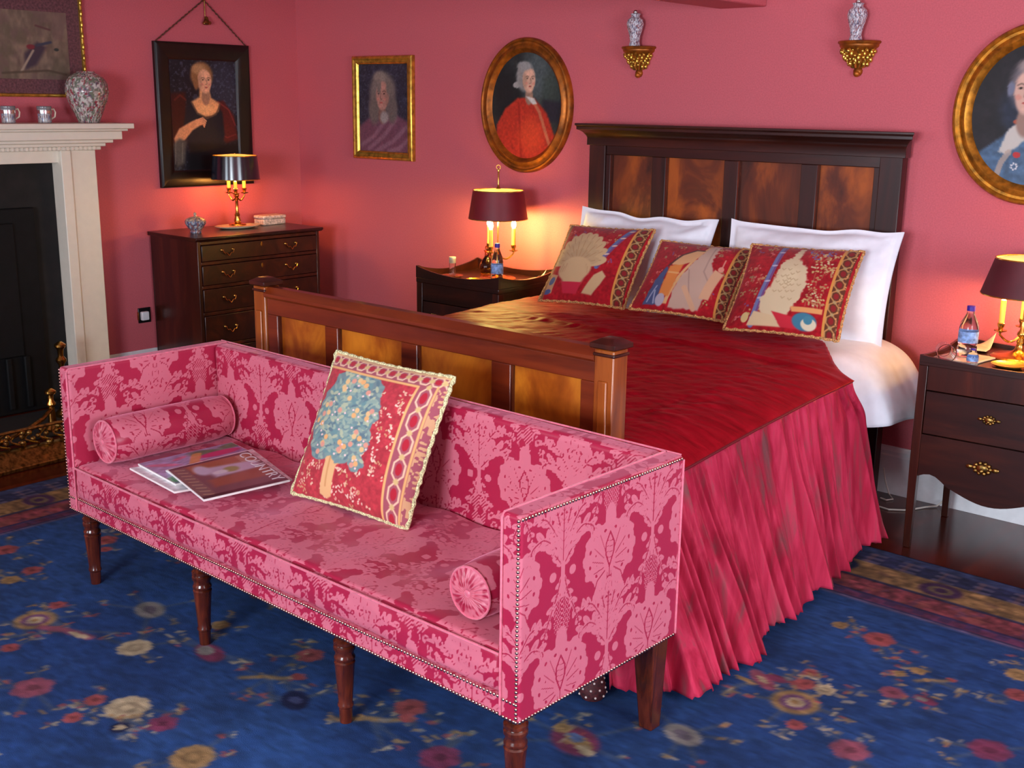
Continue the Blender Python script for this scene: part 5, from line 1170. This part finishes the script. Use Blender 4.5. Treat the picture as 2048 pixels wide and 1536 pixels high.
# gilt wall brackets and their vases
def bracket(x, label, vlabel):
    t = thing('wall_bracket', label, 'wall bracket', (x, 0, 1.722), 0, 'carved gilt wall brackets')
    S = 24; q = MB(); A0 = PI
    prof = [(.0, .0), (.012, .002), (.019, .012), (.020, .022), (.016, .030), (.024, .034), (.030, .040), (.046, .060), (.058, .085), (.066, .104), (.078, .112), (.082, .118), (.082, .124), (.088, .128), (.090, .134), (.086, .138), (0, .138)]
    q.lathe(prof, S, (0, -.0006, 0), PI, A0, False, 1.0, .95)
    n = S + 1; m = len(prof); q.f.append(tuple([j * n for j in range(m)] + [j * n + S for j in range(m - 1, -1, -1)]))
    B = q.build('bracket_body', M['gold_d'], t, smooth=True)
    r = random.Random(3); q = MB()
    for row, (z, R, k_) in enumerate(((.052, .042, 7), (.068, .054, 9), (.084, .062, 10), (.099, .070, 11))):
        for k in range(k_):
            a = PI + PI * (k + .5) / k_; q.sphere((R * math.cos(a + r.uniform(-.06, .06)), R * math.sin(a) * .95, z + r.uniform(-.005, .005)), r.uniform(.005, .0095), 8, 6, sz=r.uniform(.8, 2.0))
    for k in range(7):
        a = PI + PI * (k + .5) / 7; pts = [((.022 + .050 * u + .008 * math.sin(u * 7)) * math.cos(a + .12 * math.sin(u * 5)), (.022 + .050 * u + .008 * math.sin(u * 7)) * math.sin(a + .12 * math.sin(u * 5)) * .95 - .003, .034 + .072 * u) for u in np.linspace(0, 1, 8)]
        q.tube(pts, .0045, 6)
    q.build('acanthus_carving', M['gold_y'], t, smooth=True)
    q = MB(); q.sphere((0, -.012, .010), .014, 14, 10); q.build('bracket_finial', M['gold_d'], t, smooth=True)
    v = thing('porcelain_vase', vlabel, 'vase', (x, -.048, 1.8607), 0, 'small slender porcelain vases on brackets')
    lathe_col('vase_body', [(0, 0), (.026, 0), (.026, .006), (.022, .020), (.026, .045), (.036, .080), (.040, .098), (.036, .116), (.022, .128), (.019, .134), (.024, .142), (.020, .144), (.016, .135)], (0, 0, 0), 90, 110, M['chinap'], v, famille([(112, 120, 150), (92, 84, 100), (140, 92, 96), (214, 214, 220)], (178, 176, 180), 16, x, .1))
    MB().sphere((0, 0, .150), .012, 12, 8, sz=.9).build('vase_stopper', M['silver'], v, smooth=True)
bracket(2.548, 'carved gilt wall bracket left above the headboard', 'slender blue-grey porcelain vase on the left bracket above the bed')
bracket(3.637, 'carved gilt wall bracket right above the headboard', 'slender blue-grey porcelain vase on the right bracket above the bed')

# ================================================================== PICTURES
SK = (196, 150, 126)
def face(p, cx, cy, s, skin, hair, turn=1, wig=True):
    dk = [c * .72 for c in skin]; lt = [min(255, c * 1.12) for c in skin]
    if wig: p.ell(cx, cy - .35 * s, .78 * s, .95 * s, hair, .2); p.ell(cx - turn * .62 * s, cy + .25 * s, .22 * s, .45 * s, hair, .3)
    p.ell(cx + turn * .04 * s, cy + 1.1 * s, .36 * s, .6 * s, dk, .25)
    p.ell(cx, cy, .58 * s, .80 * s, skin, .16); p.ell(cx + turn * .04 * s, cy + .45 * s, .42 * s, .45 * s, skin, .25)
    p.ell(cx - turn * .38 * s, cy + .12 * s, .22 * s, .55 * s, dk, .5, 0, .45); p.ell(cx + turn * .1 * s, cy - .38 * s, .34 * s, .24 * s, lt, .5, 0, .6)
    for e in (-1, 1):
        x = cx + turn * .1 * s + e * .23 * s; p.ell(x, cy - .06 * s, .12 * s, .055 * s, dk, .3, 0, .8); p.ell(x, cy - .06 * s, .055 * s, .045 * s, (44, 30, 28), .3); p.line([(x - .13 * s, cy - .17 * s), (x, cy - .22 * s), (x + .13 * s, cy - .17 * s)], .035 * s, [c * .5 for c in skin], .8)
        p.ell(cx + turn * .1 * s + e * .3 * s, cy + .25 * s, .13 * s, .10 * s, (204, 120, 104), .5, 0, .5)
    p.line([(cx + turn * .14 * s, cy - .05 * s), (cx + turn * .20 * s, cy + .22 * s), (cx + turn * .08 * s, cy + .26 * s)], .04 * s, dk, .9); p.ell(cx + turn * .12 * s, cy + .45 * s, .14 * s, .045 * s, (168, 72, 66), .3); p.ell(cx + turn * .1 * s, cy + .66 * s, .16 * s, .08 * s, lt, .5, 0, .5)
def canvas(name, paint, parent, P00, U_, V_, mask=None):
    n, m = paint.w, paint.h; U, W = np.meshgrid(np.linspace(0, 1, n), np.linspace(0, 1, m))
    P = np.array(P00) + U[..., None] * np.array(U_) + W[..., None] * np.array(V_)
    if mask == 'oval':
        a, b = U * 2 - 1, W * 2 - 1; a2, b2 = a * np.sqrt(1 - b * b / 2), b * np.sqrt(1 - a * a / 2)
        P = np.array(P00) + ((a2 + 1) / 2)[..., None] * np.array(U_) + ((b2 + 1) / 2)[..., None] * np.array(V_)
        # colours follow the squeezed grid
        ii = np.clip(((a2 + 1) / 2 * (n - 1)).round().astype(int), 0, n - 1); jj = np.clip(((b2 + 1) / 2 * (m - 1)).round().astype(int), 0, m - 1); col = lin(np.clip(paint.c[jj, ii], 0, 255)).reshape(-1, 3)
    else: col = paint.flat()
    return fast(name, P.reshape(-1, 3), gidx(n, m, 0, True), M['canvas'], parent, col=col)
def rect_frame(parent, x, y0, y1, z0, z1, prof, mat, axis='x', name='frame'):
    # prof: (inward distance, height off the wall) closed outline, mitred round the rectangle
    mb = MB(); n = len(prof); vs = []
    for (sy, sz) in ((0, 0), (1, 0), (1, 1), (0, 1)):
        for w, d in prof:
            a = y0 + w if sy == 0 else y1 - w; b = z0 + w if sz == 0 else z1 - w
            vs.append((x + d, a, b) if axis == 'x' else (a, x - d, b))
    fs = [(i * n + k, i * n + (k + 1) % n, ((i + 1) % 4) * n + (k + 1) % n, ((i + 1) % 4) * n + k) for i in range(4) for k in range(n)]
    return mb.add(vs, fs).build(name, mat, parent, bevel=.001)
# --- lady in dark dress, left wall
t = thing('framed_portrait', 'black framed portrait of a woman in a dark dress, hung by cords above the chest', 'painting', (.0006, 0, 0), 0, 'portraits on the pink walls')
M['frame_black'] = simple('black_brown_frame', (18, 9, 7), .35, ns=30, var=.3)
rect_frame(t, 0, -.992, -.368, 1.107, 1.900, [(0, 0), (0, .022), (.012, .030), (.05, .026), (.085, .018), (.095, .008), (.095, 0)], M['frame_black'])
p = Paint(150, 200, (30, 27, 34), 1.40); p.noise(12, 12, .18, 3)
p.ell(.80, .35, .28, .45, (52, 56, 72), .6, 0, .8); p.tint(40, 40, (96, 104, 128), .45, 4, .2); p.poly([(0, .42), (.22, .40), (.20, 1.0), (0, 1.1)], (62, 20, 14), .03); p.poly([(.62, .52), (.78, .50), (.94, .70), (.98, 1.0), (.80, 1.06), (.66, .9)], (78, 26, 26), .02); p.line([(.70, .52), (.86, .62), (.95, .82)], .015, (128, 56, 52), .7); p.line([(.68, .92), (.82, .98), (.95, .94)], .014, (120, 50, 46), .7); p.line([(.06, .5), (.14, .44), (.22, .5)], .02, (120, 50, 36), .5)
p.poly([(.22, .58), (.36, .50), (.66, .52), (.76, .66), (.78, .95), (.70, 1.12), (.30, 1.12), (.16, .86)], (24, 26, 36), .02)
p.poly([(.30, .52), (.42, .46), (.43, .36), (.57, .36), (.60, .47), (.72, .54), (.70, .64), (.60, .70), (.50, .71), (.38, .66)], (222, 164, 112), .02); p.ell(.52, .62, .14, .07, (238, 186, 128), .5, 0, .7); p.line([(.30, .53), (.38, .67), (.52, .73), (.66, .68), (.73, .55)], .018, (96, 74, 56), .8)
p.ell(.47, .19, .175, .18, (150, 106, 66), .25); p.ell(.43, .11, .11, .07, (180, 136, 92), .4); face(p, .51, .255, .185, (224, 170, 134), (150, 106, 66), 1, False); p.ell(.38, .28, .04, .10, (140, 98, 62), .4)
p.poly([(.02, .98), (.10, .86), (.26, .78), (.36, .74), (.46, .76), (.42, .82), (.30, .88), (.18, 1.0), (.04, 1.08)], (210, 150, 108), .015); 
for k in range(4): p.line([(.36, .755 + k * .020), (.455, .725 + k * .024), (.505 - k * .01, .765 + k * .024)], .017, (218, 160, 118), .95); p.line([(.40, .755 + k * .022), (.47, .738 + k * .024)], .004, (140, 88, 62), .8)
p.poly([(.0, 1.05), (.10, .98), (.20, 1.02), (.16, 1.30), (.04, 1.34)], (84, 78, 74), .03); p.line([(.04, 1.05), (.02, 1.3)], .012, (130, 122, 112), .6); p.line([(.14, 1.04), (.12, 1.28)], .012, (130, 122, 112), .6); p.poly([(.24, 1.05), (.98, 1.06), (1, 1.4), (.2, 1.4)], (14, 12, 16), .05); p.noise(70, 70, .08, 6)
canvas('painted_canvas', p, t, (.010, -.90, 1.808), (0, .445, 0), (0, 0, -.615))
MB().box(.0002, -.905, 1.19, .008, -.45, 1.815).build('backing_board', M['frame_black'], t)
q = MB(); top = (.012, -.655, 2.135)
for s in (-.975, -.385):
    n = 40; pts = [(.012 + .002 * math.sin(k * 1.9), s + (top[1] - s) * k / n + .002 * math.cos(k * 1.9), 1.900 + (top[2] - 1.9) * k / n) for k in range(n + 1)]; q.tube(pts, [.0036 + .0012 * math.sin(k * 2.3) for k in range(n + 1)], 6)
M['cord'] = simple('brown_picture_cord', (82, 44, 30), .8, ns=200, var=.4); q.build('hanging_cord', M['cord'], t, smooth=True)
q = MB(); q.tube([(.014, -.652, 2.14), (.014, -.652, 2.04)], .003, 6); q.lathe([(0, 0), (.02, .004), (.024, .012), (.014, .028), (.010, .044), (0, .05)], 16, (.026, -.652, 1.998)); q.sphere((.03, -.634, 2.012), .010, 8, 6); q.sphere((.03, -.668, 2.008), .009, 8, 6); q.build('cord_tassel', M['brass_d'], t, smooth=True)
q = MB(); q.sphere((.014, -.655, 2.142), .012, 10, 8); q.build('picture_hook', M['brass'], t, smooth=True)
# --- small gilt rectangular portrait
t = thing('framed_portrait', 'small gilt framed portrait of a man in a long grey wig, nearest the room corner', 'painting', (0, -.0006, 0), 0, 'portraits on the pink walls')
rect_frame(t, 0, .533, 1.034, 1.268, 1.846, [(0, 0), (0, .022), (.006, .030), (.016, .032), (.024, .027), (.036, .026), (.044, .020), (.048, .010), (.048, 0)], M['gold_y'], 'y')
p = Paint(120, 150, (46, 44, 58), 1.2); p.noise(14, 14, .2, 2); p.tint(50, 50, (84, 84, 100), .5, 3, .1)
p.poly([(.0, .86), (.2, .74), (.36, .70), (.75, .68), (1, .78), (1, 1.2), (0, 1.2)], (112, 68, 84), .03); 
for (a, b) in (((.2, 1.15), (.75, .74)), ((.35, 1.18), (.95, .85)), ((.06, 1.1), (.5, .8)), ((.6, 1.18), (.98, 1.02))): p.line([a, ((a[0] + b[0]) / 2 + .03, (a[1] + b[1]) / 2 + .03), b], .05, (150, 112, 126), .55, .03)
p.ell(.49, .38, .28, .29, (118, 104, 98), .3); p.ell(.32, .62, .13, .22, (110, 96, 90), .4); p.ell(.68, .62, .12, .20, (104, 92, 88), .4); p.ell(.44, .18, .14, .08, (138, 124, 114), .5)
face(p, .49, .42, .235, (176, 126, 112), (112, 98, 92), -1, False); p.ell(.52, .72, .09, .09, (150, 140, 136), .4); p.ell(.42, .3, .05, .12, (126, 110, 102), .5); p.ell(.61, .32, .05, .12, (118, 104, 96), .5); p.noise(60, 60, .1, 5)
canvas('painted_canvas', p, t, (.575, -.012, 1.806), (.417, 0, 0), (0, 0, -.498))
MB().box(.56, -.010, 1.29, 1.01, -.0002, 1.825).build('backing_board', M['frame_black'], t)
# --- oval frames
def oval_frame(parent, cx, cz, rx, rz, prof, mat, name='frame'):
    mb = MB(); n = len(prof); S = 96; vs = []
    for k in range(S):
        a = 2 * PI * k / S
        for w, d in prof: vs.append((cx + (rx - w) * math.cos(a), -d, cz + (rz - w) * math.sin(a)))
    fs = [(i * n + k, i * n + (k + 1) % n, ((i + 1) % S) * n + (k + 1) % n, ((i + 1) % S) * n + k) for i in range(S) for k in range(n)]
    return mb.add(vs, fs).build(name, mat, parent, smooth=True)
OP = [(0, 0), (0, .020), (.006, .028), (.014, .030), (.020, .024), (.030, .024), (.040, .032), (.052, .034), (.062, .026), (.072, .014), (.076, .008), (.076, 0)]
t = thing('framed_portrait', 'oval gilt framed portrait of a man in a bright red coat, above the left commode', 'painting', (0, -.0006, 0), 0, 'portraits on the pink walls')
cx, cz = 1.857, 1.583; oval_frame(t, cx, cz, .304, .336, OP, M['gold_d'])
p = Paint(120, 150, (40, 44, 44), 1.17); p.noise(10, 10, .25, 3); p.ell(.70, .25, .3, .35, (84, 96, 98), .6, 0, .8); p.ell(.86, .5, .16, .35, (54, 66, 60), .5, 0, .8); p.ell(.2, .5, .2, .4, (26, 26, 28), .6, 0, .8); p.poly([(.74, .52), (1, .54), (1, .76), (.7, .76)], (36, 36, 46), .04)
p.poly([(.06, 1.17), (.08, .80), (.20, .62), (.38, .50), (.62, .50), (.80, .66), (.92, .92), (.9, 1.17)], (176, 48, 32), .02); p.noise(40, 40, .10, 5); p.line([(.40, .56), (.44, 1.15)], .025, (150, 36, 26), .8); p.ell(.58, .90, .2, .22, (214, 76, 42), .6, 0, .6); p.line([(.60, .52), (.70, .66), (.84, 1.0)], .035, (186, 116, 84), .8)
p.ell(.49, .28, .14, .16, (138, 136, 134), .25); p.ell(.36, .36, .05, .035, (160, 156, 152), .3); face(p, .54, .30, .165, (210, 166, 142), (160, 158, 156), 1, False); p.ell(.47, .155, .11, .055, (150, 148, 146), .35); p.ell(.405, .27, .035, .12, (142, 138, 134), .4); p.poly([(.50, .48), (.62, .50), (.66, .56), (.60, .57)], (206, 202, 196), .01); p.noise(60, 60, .06, 7)
canvas('painted_canvas', p, t, (cx - .235, -.012, cz + .268), (.47, 0, 0), (0, 0, -.536), 'oval')
t = thing('framed_portrait', 'oval gold framed portrait of a man in a blue coat, cut by the right edge', 'painting', (0, -.0006, 0), 0, 'portraits on the pink walls')
cx, cz = 4.362, 1.582; oval_frame(t, cx, cz, .313, .334, OP, M['gold'])
p = Paint(150, 170, (26, 23, 26), 1.1); p.noise(10, 10, .2, 3); p.ell(.36, .52, .16, .2, (34, 44, 64), .5, 0, .8)
p.poly([(.0, 1.1), (.02, .98), (.10, .84), (.26, .72), (.38, .62), (.62, .60), (.86, .74), (1, 1.1)], (70, 98, 128), .02); p.noise(30, 30, .14, 8); p.poly([(.30, .66), (.44, .58), (.50, .66), (.40, .78), (.30, .86), (.24, .84)], (188, 184, 176), .012); p.line([(.32, .84), (.27, .92), (.24, 1.04)], .04, (168, 150, 136), .8); p.ell(.36, .61, .035, .02, (168, 74, 48), .3); p.poly([(.42, .50), (.54, .52), (.54, .60), (.43, .60)], (196, 196, 200), .01); p.ell(.38, .86, .03, .025, (176, 46, 48), .2); p.ell(.52, .86, .05, .05, (40, 90, 84), .3)
for k in range(7): a = k * 2 * PI / 7; p.ell(.37 + .022 * math.cos(a), .95 + .022 * math.sin(a), .009, .009, (196, 200, 206), .3)
p.ell(.46, .33, .20, .22, (112, 104, 108), .3); face(p, .43, .37, .215, (202, 162, 144), (150, 146, 146), -1, False); p.ell(.46, .19, .15, .07, (150, 134, 130), .4); p.ell(.285, .36, .03, .06, (108, 112, 132), .4)
canvas('painted_canvas', p, t, (cx - .244, -.012, cz + .266), (.488, 0, 0), (0, 0, -.532), 'oval')
# --- picture over the mantelpiece
t = thing('framed_painting', 'faded bird picture with a purple-brown mount and gilt frame above the fireplace', 'painting', (.0006, 0, 0))
rect_frame(t, 0, -2.75, -1.396, 1.594, 2.10, [(0, 0), (0, .02), (.006, .026), (.014, .024), (.018, .014), (.018, 0)], M['gold_y'])
q = MB()
for k in range(9): q.sphere((.022, -1.405, 1.63 + k * .055), .0085, 10, 8, sz=2.4)
q.build('beaded_edge', M['gold_y'], t, smooth=True)
p = Paint(260, 110, (118, 98, 82), .38); p.noise(60, 24, .16, 2, 3); p.tint(14, 10, (96, 84, 66), .6, 3, 0); p.tint(20, 12, (112, 84, 80), .5, 9, .1)
p.poly([(.80, .24), (.86, .17), (.90, .20), (.85, .30), (.80, .33)], (66, 52, 62), .012); p.line([(.86, .19), (.92, .17)], .012, (60, 60, 74)); p.line([(.84, .22), (.78, .34)], .008, (160, 140, 120)); p.ell(.83, .2, .02, .015, (120, 44, 50), .3); p.ell(.945, .21, .012, .01, (52, 54, 50), .3); p.line([(.70, .35), (.90, .33), (.98, .35)], .01, (80, 64, 50), .8); p.line([(.86, .08), (.92, .10)], .008, (90, 50, 54), .8); p.line([(.1, .3), (.5, .34)], .02, (90, 72, 60), .6); p.ell(.4, .2, .06, .03, (90, 70, 62), .4)
canvas('painted_canvas', p, t, (.0128, -2.662, 2.012), (0, 1.178, 0), (0, 0, -.330))
M['mount'] = simple('purple_brown_mount', (98, 58, 62), .8, ns=90, var=.2); rect_frame(t, 0, -2.733, -1.413, 1.611, 2.083, [(0, .0005), (0, .012), (.072, .012), (.072, .0005)], M['mount'], name='mount')
MB().box(.0003, -2.73, 1.62, .006, -1.415, 2.08).build('backing_board', M['frame_black'], t)

# ================================================================== CAMERA AND LIGHT
cam = bpy.data.cameras.new('camera'); co = bpy.data.objects.new('camera', cam); COL.objects.link(co)
f_, yaw, pit, rol = 2296.35673, .719752960, .240600236, .0135594022
cy_, sy_ = math.cos(yaw), math.sin(yaw)
fw = Vector((-sy_ * math.cos(pit), cy_ * math.cos(pit), -math.sin(pit))); right = Vector((cy_, sy_, 0)); up = right.cross(fw)
r2 = right * math.cos(rol) + up * math.sin(rol); u2 = up * math.cos(rol) - right * math.sin(rol)
mw = Matrix((r2, u2, -fw)).transposed().to_4x4(); mw.translation = Vector((5.79441287, -4.58095497, 1.6)); co.matrix_world = mw
cam.sensor_width = 36; cam.lens = f_ / 2048 * 36; cam.clip_start = .05; SC.camera = co
def area(name, loc, rot, sx, sy, e, col):
    l = bpy.data.lights.new(name, 'AREA'); l.shape = 'RECTANGLE'; l.size = sx; l.size_y = sy; l.energy = e; l.color = col
    o = bpy.data.objects.new(name, l); COL.objects.link(o); o.location = loc; o.rotation_euler = rot; return o
# daylight through the three windows
area('daylight_front_right', (5.1, RY - .16, 1.42), (math.radians(90), 0, 0), 1.7, 1.3, 300, (.80, .90, 1.0))
area('daylight_front_left', (1.65, RY - .16, 1.42), (math.radians(90), 0, 0), 1.2, 1.3, 60, (.80, .90, 1.0))
area('daylight_right', (RX + .16, -2.7, 1.42), (math.radians(90), 0, math.radians(90)), 1.7, 1.3, 125, (.80, .90, 1.0))
w = bpy.data.worlds.new('sky'); SC.world = w; w.use_nodes = True; bg = w.node_tree.nodes['Background']; bg.inputs[0].default_value = (.6, .75, 1, 1); bg.inputs[1].default_value = 1.2
SC.view_settings.view_transform = 'Standard'; SC.view_settings.look = 'None'; SC.view_settings.gamma = 1; SC.view_settings.use_curve_mapping = False
SC.view_settings.exposure = -.05
